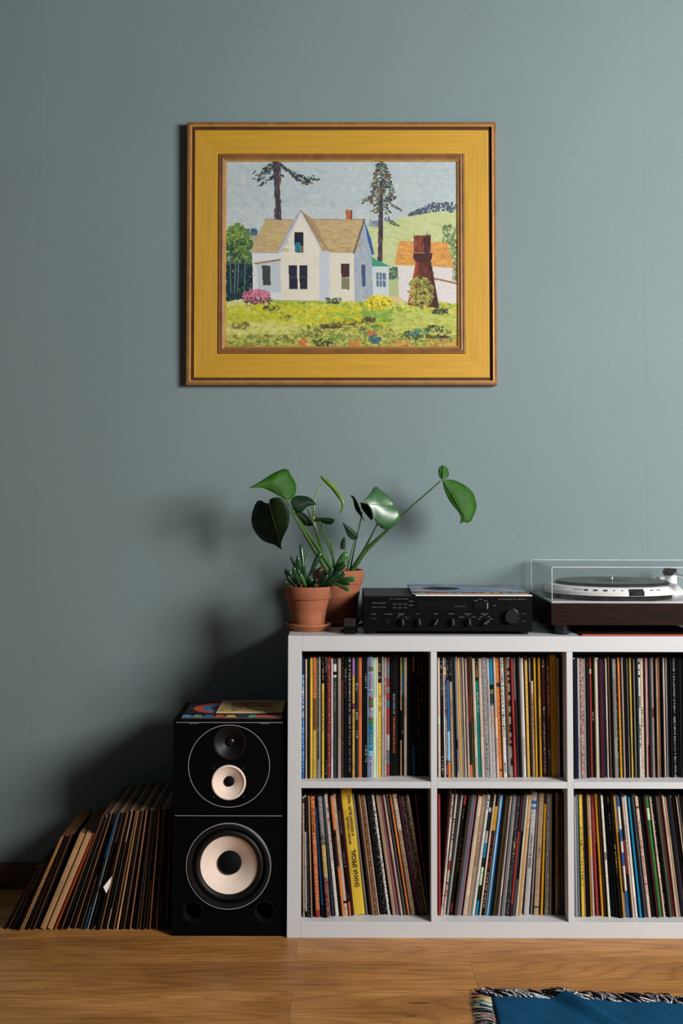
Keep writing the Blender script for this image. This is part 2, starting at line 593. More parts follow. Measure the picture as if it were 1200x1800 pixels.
class Painter:
    """brush work into an array of colours"""
    def __init__(self, w, h, fx, base):
        self.a = np.zeros((h, w, 3)) + np.array(base, float)
        self.w, self.h, self.fx = w, h, fx
        self.r = np.random.RandomState(3)

    def poly(self, pts, col, jit=5):
        q = np.array([self.fx(*p) for p in pts])
        x0, x1 = max(0, int(q[:, 0].min())), min(self.w, int(q[:, 0].max()) + 2)
        y0, y1 = max(0, int(q[:, 1].min())), min(self.h, int(q[:, 1].max()) + 2)
        if x1 <= x0 or y1 <= y0:
            return
        X, Y = np.meshgrid(np.arange(x0, x1) + 0.5, np.arange(y0, y1) + 0.5)
        ins = np.zeros(X.shape, bool)
        for (ax, ay), (bx, by) in zip(q, np.roll(q, -1, 0)):
            if ay == by:
                continue
            ins ^= ((ay > Y) != (by > Y)) & (X < (bx - ax) * (Y - ay) / (by - ay) + ax)
        n = self.r.normal(0, jit, X.shape)[..., None] + self.r.normal(0, jit * .4, X.shape + (3,))
        self.a[y0:y1, x0:x1][ins] = (np.array(col, float) + n)[ins]

    def dab(self, x, y, L, T, ang, col, alpha=1.0):
        x, y = self.fx(x, y)
        r = int(max(L, T)) + 2
        x0, x1, y0, y1 = max(0, int(x) - r), min(self.w, int(x) + r + 1), max(0, int(y) - r), min(self.h, int(y) + r + 1)
        if x1 <= x0 or y1 <= y0:
            return
        X, Y = np.meshgrid(np.arange(x0, x1) + 0.5 - x, np.arange(y0, y1) + 0.5 - y)
        c, s = math.cos(ang), math.sin(ang)
        m = ((X * c + Y * s) / L) ** 2 + ((-X * s + Y * c) / T) ** 2 < 1
        reg = self.a[y0:y1, x0:x1]
        reg[m] = reg[m] * (1 - alpha) + np.array(col, float) * alpha

    def dabs(self, n, box, cols, L=(2, 5), T=(0.7, 1.8), ang=(0, 0.6), alpha=0.85, shape='rect', jit=10):
        x0, y0, x1, y1 = box
        for _ in range(n):
            if shape == 'ell':
                t, rr = self.r.rand() * 6.283, math.sqrt(self.r.rand())
                x, y = (x0 + x1) / 2 + math.cos(t) * rr * (x1 - x0) / 2, (y0 + y1) / 2 + math.sin(t) * rr * (y1 - y0) / 2
            else:
                x, y = self.r.uniform(x0, x1), self.r.uniform(y0, y1)
            c = np.array(cols[self.r.randint(len(cols))], float) + self.r.normal(0, jit)
            self.dab(x, y, self.r.uniform(*L), self.r.uniform(*T), self.r.normal(*ang), c, alpha)

    def line(self, p, q, wd, col, jit=0.6):
        a, b = np.array(self.fx(*p)), np.array(self.fx(*q))
        n = int(np.hypot(*(b - a)) * 1.4) + 2
        for i in range(n):
            x, y = a + (b - a) * i / (n - 1) + self.r.normal(0, jit * .4, 2)
            xi, yi, r = int(x), int(y), wd / 2
            k = int(max(0, round(r - 0.5)))
            self.a[max(0, yi - k):yi + k + 1, max(0, xi - k):xi + k + 1] = np.array(col, float) + self.r.normal(0, 6)


# ================================================================== the room
def setting():
    m = MB().box(-3.2, 3.2, 0.0, 0.12, -0.02, 3.0)
    tag(m.build('wall_back', M['wall']), kind='structure', label='blue-grey matt wall behind the shelf')
    fl = tag(MB().box(-3.2, 3.2, -5.6, 0.12, -0.06, -0.012).build('floor', M['gap']), kind='structure', label='oak plank floor')
    # planks run along the wall; row edges and butt joints read off the floor in view
    edge = at_z(600, 1750, 0).y
    wdt = 0.205
    joints = {0: 510, -1: None, 1: 833, 2: 522}
    rnd = random.Random(5)
    k0 = math.floor((-5.6 - edge) / wdt)
    for k in range(k0, 26):
        ya, yb = edge + (k - 1) * wdt + 0.0002, edge + k * wdt - 0.0002
        if ya >= 0.1:
            break
        ya, yb = max(ya, -5.6), min(yb, 0.115)
        px = joints.get(k)
        xj = at_z(px, {0: 1775, 1: 1712, 2: 1660}[k], 0).x if px else rnd.uniform(-1.0, 1.0)
        xs = [xj + i * 1.9 for i in range(-3, 4)]
        xs = [-3.2] + [x for x in xs if -3.0 < x < 3.0] + [3.2]
        for a, b in zip(xs[:-1], xs[1:]):
            MB().box(a + 0.0002, b - 0.0002, ya, yb, -0.012, 0.0, 0.0004).build('plank', M['oak'], fl)
    # skirting board with a stepped top
    ztop = at(60, 1519, -0.016).z
    prof = [(0.0, 0.0), (-0.018, 0.0), (-0.018, ztop * 0.62), (-0.014, ztop * 0.7), (-0.014, ztop * 0.9), (-0.009, ztop), (0.0, ztop)]
    m = MB()
    for x in (-3.2, 3.2):
        for (y, z) in prof:
            m.vert((x, y - 0.0002, z + 0.0003))
    n = len(prof)
    for i in range(n):
        m.face((i, (i + 1) % n, n + (i + 1) % n, n + i))
    m.face(range(n)); m.face(range(n, 2 * n))
    tag(m.build('baseboard_back', M['skirting']), kind='structure', label='brown wooden skirting board along the wall')


setting()

# ================================================================== cube shelf
YF = -0.40                      # front of the shelf
SX = [at(505.0, 1380, YF).x, at(529.0, 1380, YF).x, at(757.2, 1380, YF).x, at(767.9, 1380, YF).x,
      at(997.0, 1380, YF).x, at(1007.8, 1380, YF).x]
pitch = SX[5] - SX[3]
SX += [SX[4] + pitch, SX[5] + pitch]
SX += [SX[6] + pitch, SX[6] + pitch + (SX[1] - SX[0])]
SZ = [0.0, at(760, 1621, YF).z, at(760, 1386, YF).z, at(760, 1374.5, YF).z, at(760, 1145.5, YF).z, at(760, 1118, YF).z]
TOP = SZ[5]


def shelf():
    YB = YF + 0.388
    root = thing('cube_shelf', (SX[0], YF, 0), 'white laminate cube shelf packed with records, standing on the oak floor', 'shelf')
    e = 0.0003
    MB().box(SX[0], SX[1], YF, YB, 0.0, TOP, 0.0012).build('side_panel', M['white'], root)
    MB().box(SX[8], SX[9], YF, YB, 0.0, TOP, 0.0012).build('side_panel', M['white'], root)
    MB().box(SX[1] + e, SX[8] - e, YF + .0005, YB, SZ[4], TOP - .0004, 0.0012).build('top_panel', M['white'], root)
    MB().box(SX[1] + e, SX[8] - e, YF + .0005, YB, 0.0, SZ[1], 0.0012).build('bottom_panel', M['white'], root)
    cells = []
    for a, b in ((SX[2], SX[3]), (SX[4], SX[5]), (SX[6], SX[7])):
        MB().box(a, b, YF + .001, YB, SZ[1] + e, SZ[4] - e, 0.0008).build('divider', M['white'], root)
    for a, b in ((SX[1], SX[2]), (SX[3], SX[4]), (SX[5], SX[6]), (SX[7], SX[8])):
        MB().box(a + e, b - e, YF + .001, YB, SZ[2], SZ[3], 0.0008).build('shelf_board', M['white'], root)


shelf()

# ================================================================== records in the shelf
C = dict(k=(10, 10, 11), dk=(34, 34, 36), gy=(122, 118, 116), lg=(166, 163, 162), w=(204, 199, 191), cr=(190, 169, 151), pk=(168, 145, 136),
         tn=(156, 130, 103), br=(112, 70, 40), db=(54, 38, 30), y=(204, 172, 58), mu=(190, 138, 30), go=(192, 152, 72), o=(206, 118, 56),
         tc=(190, 104, 62), r=(148, 48, 45), dr=(108, 32, 32), ma=(62, 20, 28), mv=(156, 104, 116), pu=(116, 40, 84), bl=(36, 92, 152),
         lb=(134, 184, 220), nv=(22, 32, 58), cy=(28, 122, 162), sl=(90, 102, 112), ds=(44, 54, 58), tl=(8, 112, 100), dg=(20, 38, 30), gn=(44, 112, 50),
         ol=(112, 110, 62), pg=(184, 204, 168), vi=(156, 104, 172), do=(62, 58, 36))
CN = dict(k='black', dk='charcoal', gy='grey', lg='light grey', w='white', cr='cream', pk='pinkish beige', tn='tan', br='brown', db='dark brown',
          y='yellow', mu='mustard', go='gold', o='orange', tc='terracotta', r='red', dr='dark red', ma='maroon', mv='mauve', pu='purple', bl='blue',
          lb='pale blue', nv='navy', cy='bright blue', sl='slate grey', ds='dark slate', tl='teal', dg='dark green', gn='green', ol='olive',
          pg='pale green', vi='violet', do='dark olive')
ORD = ['', 'first', 'second', 'third', 'fourth', 'fifth', 'sixth', 'seventh', 'eighth', 'ninth', 'tenth', 'eleventh', 'twelfth', 'thirteenth', 'fourteenth',
       'fifteenth', 'sixteenth', 'seventeenth', 'eighteenth', 'nineteenth', 'twentieth']
TENS = {2: 'twent', 3: 'thirt', 4: 'fort', 5: 'fift', 6: 'sixt'}


def ordinal(n):
    if n <= 20:
        return ORD[n]
    t, u = divmod(n, 10)
    return TENS[t] + ('ieth' if u == 0 else 'y-' + ORD[u])


# each line: left and right edge at the top (zoom units of its block), colour, then marks:
#  Sxx:a-b a band of colour, Txx:a-b lettering, Nxx:p specks; a, b run 0 at the top to 1 at the foot
CELLS = {  # plain k lines also paint the dark gaps between spines as black sleeves
 'upper left': dict(row=1, cell=0, blocks=[(525, '''
43 72 bl Snv:.0-.13 Tw:.14-.5 Tlb:.52-.95
72 88 k
88 108 cr
108 148 k
150 182 y
188 228 tc Sbr:.34-.6 Sgo:.6-1 Tbr:.1-.3
228 245 ol
245 265 dk Ngy:.25 Sgy:.85-1
265 285 lg
285 300 k
302 335 y Sk:0-.215 Tgo:.03-.19 Tdb:.3-.62
335 378 k Tgy:.0-.12 Tdk:.3-.7 Tgy:.85-.97
380 425 r Nw:.06
425 455 w
455 495 ds Sw:.05-.11 Sk:.11-.14 Sw:.14-.16 Tgy:.2-.45
497 515 k
515 553 pk
555 588 db Sk:0-.19 Nol:.1
590 645 k Tgy:.09-.2 Tdr:.2-.34
645 695 k Tw:.0-.3 Tlg:.28-.7 Tgy:.7-.95
705 735 go Svi:0-.15 Spu:.38-.43 Tbr:.45-.6 Tbr:.84-.95
738 785 dg Tw:.22-.28 Tw:.44-.52 Tw:.62-.67
785 830 tc
835 862 k
'''), (640, '''
2 40 k Tlg:.14-.27 Tlg:.74-.88
42 62 lb
62 112 lb Sgn:.08-.12 Sgn:.34-.42 Sgn:.5-.56 Scy:.56-.78 Tnv:.57-.75 Tlg:.6-.75 @HOLLY
115 155 pg
158 180 w
182 222 y Sk:0-.21 Tgo:.05-.18 Tbr:.3-.45
230 258 lg
262 292 pk Tdr:.18-.32
295 332 r Ssl:.04-.18 Sgy:.25-.3 Scy:.37-.42 Slg:.65-.78 Ssl:.78-.9 Nsl:.15
338 445 k @CRY
448 470 k
472 494 tn Sk:.45-.7
494 524 gn Scy:.15-.32 Sdg:.32-.62 Sk:.65-1
524 560 cr
562 600 k
601 638 k Tdb:.02-.2
640 660 nv Smu:0-.12 Scy:.75-1
662 690 k
690 742 k Tbr:.05-.17 Tbr:.25-.55 Tdb:.55-.8
745 775 k Tbr:.05-.17 Tgy:.25-.4
777 815 k Tbr:.05-.17 Tbr:.25-.42
817 848 k
''')], lean=[(530, 0), (756, 0)], deep=[(530, .034), (640, .044), (672, .05), (700, .068), (756, .062)]),
 'upper middle': dict(row=1, cell=1, blocks=[(762, '''
50 78 cr Spg:.5-.56
82 118 k Tlg:.04-.1 Tsl:.14-.32 Tlg:.83-.98
120 135 w
137 158 ma Ncr:.35 Sgo:.08-.15 Sgy:.5-.85
162 192 bl Sk:0-.19 Tgy:.03-.17 Slb:.62-.86 So:.87-1
198 232 tn Sk:0-.2 Tgy:.03-.15 Tdb:.35-.5
234 268 ds
270 287 sl Sk:.68-.76 Slg:.95-1
288 307 pk
308 336 go
338 368 gy
370 390 cr
392 403 k
405 432 pk
434 470 ma Sdr:.32-.55 Sdk:.55-.72 Sdg:.72-.9 Stc:.9-1
472 500 ol
501 537 cr
540 582 tl Sk:0-.2 Tgo:.04-.17 Tw:.3-.46
585 622 cr
625 690 gy Nlg:.3 Tk:.72-.95
692 722 lg
725 775 lg Scy:0-.22 Sk:.22-.26 Sol:.26-.3 Sds:.3-.38 Ssl:.38-.4 Spk:.42-.6
778 808 cr
815 862 o Sds:.21-.24 Tbr:.4-.8 Sbr:.93-.95
'''), (878, '''
0 40 w Tk:.01-.68 Tk:.88-.97
42 60 ds
62 95 br Sgy:.74-.98
97 132 ma Nlg:.1 Slg:0-.09 Slg:.12-.15 Slg:.17-.19 Slg:.22-.29 Slg:.32-.36 Slg:.41-.46 Slg:.5-.56 Slg:.63-.67 Slg:.7-.72 Spk:.75-.84 Slg:.91-1
137 170 r
175 194 sl Sk:.35-1
195 212 tn
214 250 k
252 270 gy
272 308 w
310 320 k
322 358 go Sdb:.0-.03
362 378 k
380 401 gy Sdb:.2-1
402 436 tn Sk:0-.19 Scr:.19-.3 Tdb:.35-.6
440 465 mu
468 498 k
500 527 mu
529 549 k
551 590 ma Tcr:.03-.09 Tlg:.42-.52 Tpk:.55-.97
592 611 k
613 656 db Ttc:.09-.5 Tpk:.78-.85
660 742 mu Tcr:.02-.12 Tcr:.94-.97
745 780 pk
782 803 k
''')], lean=[(769, 1.5), (785, 4), (800, 6), (850, 7), (893, 7.5), (935, 5), (975, 3), (986, 2)], deep=[(769, .05), (880, .052), (986, .056)]),
 'upper right': dict(row=1, cell=2, blocks=[(1000, '''
45 75 k Slg:0-.01
77 102 nv
104 128 lg
135 182 pk Nr:.22 Nk:.22
184 208 gy
210 244 k
246 262 dk
264 286 r Scr:.1-.14
289 321 k Tlg:.45-.53
323 340 ol
341 383 w
386 430 ma
433 468 nv
470 488 cr
490 512 k
514 535 tn
538 560 k
562 602 gy
603 628 k Tlg:.0-1
630 655 mu So:.0-.45
658 682 k
684 712 pk
714 738 k
'''), (1100, '''
2 15 gy
17 40 k
42 62 y
64 85 db
88 105 gy
107 128 k
130 155 ds
158 182 w Sk:.03-.05 Sk:.09-.1 Sk:.14-.16 Sgy:.32-.42 Tk:.56-.76
184 225 cr Tk:.42-.58 Tgy:.84-.92
228 245 db
247 262 cr
264 295 mv Sdr:.73-1
298 328 ds
330 365 pk Sbr:.42-.5
367 380 k
382 402 tn
404 430 br
432 455 nv
457 478 k
480 500 cr
502 512 k
514 535 gy
538 570 k
572 586 dk
588 605 k
607 632 k Tlg:0-1
634 660 k
662 690 k Tdk:.8-.95
692 720 dk
722 748 k
''')], lean=[(1006, 2.5), (1045, 4), (1085, 6), (1106, 5.3), (1128, 3.4), (1147, 4.4), (1166, 4), (1200, 3)], deep=[(1006, .034), (1022, .04), (1030, .05), (1100, .05), (1200, .058)]),  # last black sleeves fill the dark void at the right end
 'lower left': dict(row=0, cell=0, blocks=[(525, '''
45 70 tn Sdb:.02-.06 Nk:.1
72 92 k Scr:.0-.02 Slg:.3-.95
95 120 dk Ngy:.12
122 140 tn
142 149 k
150 204 tc So:0-.07 Nk:.12 Tk:.1-.35 Tcr:.3-.92 Sr:.94-1
207 235 nv Sbl:.1-.9
238 249 k
250 300 gy Nlg:.3 Sdo:.32-.4 Sgo:.4-.66 Sdr:.68-1
303 332 ds
335 378 w Tr:.06-.55
380 410 k
412 440 o Sdb:.28-.59 Sk:.3-.34
440 490 cr Tgy:.1-.55 Sk:.88-.9 Tgy:.92-.97
497 520 k Tgy:.13-.33 Tgy:.48-.6 Tlg:.82-.86 Stc:.88-1
522 552 ma
553 695 y @GHANA
702 725 gy
727 755 k
757 782 db
785 804 tn
806 848 br Ntn:.2 Nk:.2
850 869 pk
'''), (640, '''
18 45 k
47 92 k Nlg:.06
95 128 w Ngy:.2 Sgy:.13-.15 Tk:.38-.65 Ndk:.1
150 194 tn
197 240 mv
242 272 pk
275 291 k
293 312 lg
313 328 k
330 358 o
360 368 k
370 428 tn Scr:0-.3 Nk:.12
432 448 k
450 472 pu
474 512 dk Ntn:.2
514 528 gy
530 555 db Ntn:.15
557 590 tn Ndb:.3
592 612 db
662 688 r Scy:.67-1
''')], lean=[(530, 0.5), (540, 3), (550, 12), (575, 21), (608, 24), (640, 26), (656, 29), (675, 32), (690, 33), (705, 34), (722, 34), (724, 25), (735, 25)], deep=[(530, .036), (556, .028), (566, .04), (620, .052), (740, .05)]),
 'lower middle': dict(row=0, cell=1, blocks=[(765, '''
35 62 r
215 252 w Tk:.02-.2 Tgy:.45-.6 Tr:.8-.95
262 300 cr Tk:.2-.4 Sr:.55-.63 Tdr:.7-.85
305 340 ds
343 379 w
382 411 k Sr:0-.08 Tgy:.12-.2 Sdr:.9-.97
413 440 k Tgo:.37-.65
443 480 db
483 520 sl
522 547 mv
549 560 k
565 618 cr
621 666 tn Tdr:.4-.6
668 688 gy
690 722 w Tk:.03-.12
730 762 dg Slg:.1-.14 Slg:.3-.4 Scy:.4-.52 Spg:.6-.75 Scy:.88-1
777 800 cr
803 840 k Smu:.1-.3 Tr:.3-.62 Tcr:.65-.95
842 852 cr
859 884 lb
886 905 bl
'''), (880, '''
40 62 k
70 98 do
100 125 db
128 152 cr
158 185 sl
187 212 pk
215 262 ds Nk:.2 Tgo:.38-.5 Nlg:.04
264 290 ma Sr:.3-.9
292 312 ds
315 335 gy Sk:.3-.7
337 351 cr
353 367 w
369 385 go
387 412 cr Ntc:.15
418 480 lg Sbl:.07-.1 Sbl:.12-.14 @LOVING
485 504 gy
508 568 tn Tk:.43-.54 Sk:.93-.94
572 600 mu Sdk:0-.08
605 655 gy Ndb:.3
658 675 tn
678 715 k
725 752 tn Tdb:.38-.52
755 785 do
787 815 do
818 846 pk Sdb:.9-.92 Tk:.93-.98
848 868 db
''')], lean=[(769, 1), (774, 1), (793, -19), (803, -23), (815, -26), (835, -27), (860, -28), (875, -26), (900, -22), (916, -20), (934, -19), (937, -15), (944, -13), (950, -11), (960, -6), (970, -1), (1000, 2)], deep=[(769, .05), (800, .052), (930, .046), (945, .056), (1000, .05)]),
 'lower right': dict(row=0, cell=2, blocks=[(1005, '''
32 48 lg
50 78 sl
80 90 dg
91 126 y Tdg:.27-.75
127 143 tn Tdr:.4-.55
146 168 k
170 190 k
192 204 mu
206 236 pk Sgo:.34-.5
240 272 r Sdr:.0-.1 Ndb:.2
275 298 pk Sdk:.4-1
300 332 mu
335 352 db
354 370 k
372 400 w Sgy:.47-.53
405 430 k
431 455 k
458 490 k Tgo:.02-.06 Tgy:.15-.3
492 525 k Tgo:.38-.63
527 538 dk
540 556 mu
558 588 gy Sdb:.3-.8
590 618 w Sbl:0-.08 Sbl:.27-.37 Sbl:.46-.57 Sbl:.78-1
620 650 k Sdr:.36-.64
655 680 cr Tgy:.2-.5
682 713 w
'''), (1100, '''
16 42 cy
45 79 k
82 110 sl
112 150 cr Sbr:.08-.1 Tr:.2-.8
155 184 k
186 215 k
217 245 ma
250 284 gn Spg:.1-.2
287 302 dr Sk:.2-.45
305 328 cr
331 360 k Nlg:.12
362 388 k
390 402 ol
404 430 ds
433 465 dr
467 490 cr
495 520 tn
522 550 k
552 580 nv
583 600 tn
603 624 k
626 648 k
651 665 cr
668 682 k
685 700 tn
703 735 k
738 760 k
''')], lean=[(1009, 3.5), (1020, 5.5), (1034, 8), (1040, 11), (1057, 14), (1068, 17), (1078, 18), (1087, 18.5), (1104, 22), (1117, 24), (1142, 25.5), (1160, 26), (1200, 26.5)], deep=[(1009, .034), (1020, .04), (1040, .05), (1070, .034), (1200, .044)]),
}


def interp(tab, x):
    if x <= tab[0][0]:
        return tab[0][1]
    for (a, va), (b, vb) in zip(tab[:-1], tab[1:]):
        if x <= b:
            return va + (vb - va) * (x - a) / (b - a)
    return tab[-1][1]


def spine_cells(ncol, nrow, base, marks, rs):
    A = np.zeros((nrow, ncol, 3)) + np.array(base, float)
    fr = (np.arange(nrow) + 0.5) / nrow
    for mk in marks:
        if mk[0] == 'S':
            c, rng = mk[1:].split(':')
            a, b = (float(x) for x in rng.split('-'))
            A[(fr >= a) & (fr < b)] = C[c]
    for mk in marks:
        if mk[0] == 'N':
            c, p = mk[1:].split(':')
            s = rs.rand(nrow, ncol) < float(p)
            A[s] = np.array(C[c], float) * 0.8 + A[s] * 0.2
        elif mk[0] == 'T':
            c, rng = mk[1:].split(':')
            a, b = (float(x) for x in rng.split('-'))
            i, i1 = int(a * nrow), int(b * nrow)
            lo, hi = (1, ncol - 1) if ncol > 3 else (0, ncol)
            if ncol > 5:
                lo, hi = ncol // 2 - 1, ncol // 2 + 2
            while i < i1:
                for j in range(rs.randint(1, 3)):
                    if i + j < i1:
                        s = rs.rand(hi - lo) < 0.72
                        A[i + j, lo:hi][s] = np.array(C[c], float) * 0.85 + A[i + j, lo:hi][s] * 0.15
                i += rs.randint(2, 4)
                if rs.rand() < 0.14:
                    i += 2
    A *= 1 + rs.normal(0, 0.045, (nrow, 1, 1)) + rs.normal(0, 0.03, (nrow, ncol, 1))
    return A


def sleeve_mesh(name, t, h, dep, base, marks, rs, sign, row=0.0015, edge=None):
    """card sleeve: spine at y = 0 facing -y; foot corner that takes the lean is the origin"""
    ncol = max(2, int(round(t / 0.0015)))
    nrow = int(h / row) if marks else 6
    A = spine_cells(ncol, nrow, base, marks, rs)
    s = np.clip(A / 255.0, 0, 1)
    A = np.where(s <= 0.04045, s / 12.92, ((s + 0.055) / 1.055) ** 2.4)
    x0 = -t if sign > 0 else 0.0
    m = MB()
    idx = {}
    for i in range(nrow + 1):
        for j in range(ncol + 1):
            q = j / ncol * 2 - 1
            idx[i, j] = m.vert((x0 + t * j / ncol, 0.0009 * q * q, h * (1 - i / nrow)))
    for i in range(nrow):
        for j in range(ncol):
            m.face((idx[i, j], idx[i + 1, j], idx[i + 1, j + 1], idx[i, j + 1]), tuple(A[i, j]))
    ec = lin(edge if edge else tuple(0.55 * c + 12 for c in base))
    sc = lin(base)
    b = [m.vert((x, dep, z)) for x, z in ((x0, 0), (x0 + t, 0), (x0 + t, h), (x0, h))]
    left = [idx[i, 0] for i in range(nrow + 1)]
    right = [idx[i, ncol] for i in range(nrow + 1)]
    top = [idx[0, j] for j in range(ncol + 1)]
    bot = [idx[nrow, j] for j in range(ncol + 1)]
    m.face([b[0]] + left[::-1] + [b[3]], sc)
    m.face([b[1], b[2]] + right, sc)
    m.face([b[3]] + top + [b[2]], ec)
    m.face([b[0], b[1]] + bot[::-1], ec)
    m.face((b[0], b[3], b[2], b[1]), ec)
    return m


def settle(rows):
    """rows of dicts with xl (left face at the foot), w (level width), ang, h: trim so that neighbours only touch"""
    for a, b in zip(rows[:-1], rows[1:]):
        hc = min(a['h'] * math.cos(a['ang']), b['h'] * math.cos(b['ang']))
        gap = min((b['xl'] + z * math.tan(b['ang'])) - (a['xl'] + a['w'] + z * math.tan(a['ang'])) for z in (0, hc)) - 0.00025
        if gap < 0:
            s = min(-gap, max(0, a['w'] - 0.0017))
            a['w'] -= s
            gap += s
        if gap < 0:
            s = min(-gap, max(0, b['w'] - 0.0017))
            b['w'] -= s
            b['xl'] += s
            gap += s
        if gap < 0:
            b['xl'] -= gap


def shelf_records():
    for cub, cd in CELLS.items():
        row, cell = cd['row'], cd['cell']
        z0 = SZ[3] if row else SZ[1]
        ytop, ybot = (1155, 1364) if row else (1399, 1612)
        xa, xb = SX[1 + 2 * cell], SX[2 + 2 * cell]
        n = 0
        rows = []
        rs = np.random.RandomState(11 + row * 10 + cell)
        for org, txt in cd['blocks']:
            for ln in txt.strip().split('\n'):
                tok = ln.split()
                if not tok:
                    continue
                n += 1
                u0, u1, ck, marks = float(tok[0]), float(tok[1]), tok[2], tok[3:]
                p0, p1 = org + u0 / 7.5, org + u1 / 7.5
                special = next((k for k in marks if k[0] == '@'), None)
                marks = [k for k in marks if k[0] != '@']
                Yx = YF + interp(cd['deep'], (p0 + p1) / 2)
                Y = Yx + rs.uniform(-.004, .004)
                h = 0.3135 + rs.uniform(-.0025, .0025)
                if special in ('@GHANA', '@LOVING', '@CRY') or ck == 'mu' and u1 - u0 > 70:
                    h = 0.327 if special == '@GHANA' else 0.3195
                s0, s1 = interp(cd['lean'], p0), interp(cd['lean'], p1)
                if ck == 'r' and org == 640 and u0 == 662:
                    s0 = s1 = 24
                xt0, xt1 = at(p0, ytop, Yx).x, at(p1, ytop, Yx).x
                xb0, xb1 = at(p0 + s0, ybot, Yx).x, at(p1 + s1, ybot, Yx).x
                dx = ((xt0 + xt1) - (xb0 + xb1)) / 2
                ang = math.asin(max(-0.5, min(0.5, dx / h)))
                w = max(0.0018, min(xt1 - xt0, xb1 - xb0) - 0.0001)
                xl = (xb0 + xb1 - w) / 2
                tn_ = h * math.sin(ang)
                lo, hi = min(xl, xl + tn_), max(xl + w, xl + w + tn_)
                if lo < xa + .0006:
                    xl += xa + .0006 - lo
                if hi > xb - .0006 and cell < 2:
                    xl -= hi - (xb - .0006)
                rows.append(dict(xl=xl, w=w, ang=ang, h=h, Y=Y, ck=ck, marks=marks, special=special, n=n, wide=u1 - u0))
        settle(rows)
        for q in rows:
                xl, w, ang, h, Y, ck, marks, special, n = (q[k] for k in ('xl', 'w', 'ang', 'h', 'Y', 'ck', 'marks', 'special', 'n'))
                sign = 1 if ang >= 0 else -1
                t = w * math.cos(ang)
                foot = xl + w if sign > 0 else xl
                u0, u1 = 0, q['wide']
                me = sleeve_mesh('record_sleeve', t, h, 0.311, C[ck], marks, rs, sign)
                ob = me.build('record_sleeve', M['spine'], None, (0, 0, 0))
                ob.location = (foot, Y, z0 + 0.0004)
                ob.rotation_euler = (0, ang, 0)
                what = 'record box' if (special in ('@GHANA', '@CRY') or u1 - u0 > 80) else 'record sleeve'
                extra = {'@GHANA': ' with bold black lettering', '@CRY': ' with grey and orange lettering', '@HOLLY': ' with red lettering',
                         '@LOVING': ' with grey lettering'}.get(special, '')
                tag(ob, f'{CN[ck]} {what}{extra}, {ordinal(n)} from left in {cub} cubby', 'record', f'records in the {cub} cubby')
                if special:
                    x_mid = -t / 2 if sign > 0 else t / 2

                    def put(body, size, zf, mat, dxm=0.0, ln=None, up=True, bold=0.0, nm='spine_lettering'):
                        # lettering runs along the spine; up: reads from the foot upwards, else from the top downwards
                        a = math.pi / 2 if up else -math.pi / 2
                        mt = (Matrix.Translation((x_mid + dxm, -0.0004, h * (1 - zf)))
                              @ Matrix.Rotation(math.pi / 2, 4, 'X') @ Matrix.Rotation(a, 4, 'Z')
                              @ Matrix.Translation((0, -size * 0.36, 0)))
                        return text_mesh(nm, body, size, mat, ob, mt, 0.0002, 1.0, 'LEFT', bold, ln)
                    if special == '@GHANA':
                        put('GHANA SPECIAL', 0.0150, 0.785, M['ink'], 0.001, h * .30, True, .0004)
                        put('MODERN HIGHLIFE,', 0.0090, 0.44, M['ink'], -0.0045, h * .22, True, .0001)
                        put('& GHANAIAN BLUES 1968-81', 0.0095, 0.375, M['ink'], 0.0045, h * .325, True, .0002)
                        bar = MB()
                        for sx in (-0.0068, 0.0082):
                            for q in range(17):
                                zz = h * (1 - (0.5 + q * 0.018))
                                bar.box(x_mid + sx - .0005, x_mid + sx + .0005, -0.0006, 0.0004, zz, zz + .0012)
                        bar.build('dotted_border', M['ink'], ob, (0, 0, 0))
                    elif special == '@CRY':
                        put("BLACK MAN'S CRY", 0.0085, 0.325, M['print'], 0.0005, h * .17, False)
                        put('THE INSPIRATION OF FELA KUTI', 0.0085, 0.51, ORANGE, 0.0005, h * .30, False)
                    elif special == '@HOLLY':
                        put('HOLLYWOOD STEEL GUITAR', 0.0078, 0.01, CRIMSON, 0.0, h * .52, False, .0003)
                        put('IN HAWAII', 0.0078, 0.82, CRIMSON, 0.0, h * .17, False, .0003)
                    elif special == '@LOVING':
                        put('LOVING ON THE FLIPSIDE', 0.0078, 0.345, M['ink'], 0.0, h * .27, False)


ORANGE = simple('orange_lettering', (196, 104, 52), 0.6)
CRIMSON = simple('crimson_lettering', (170, 30, 70), 0.6)
shelf_records()


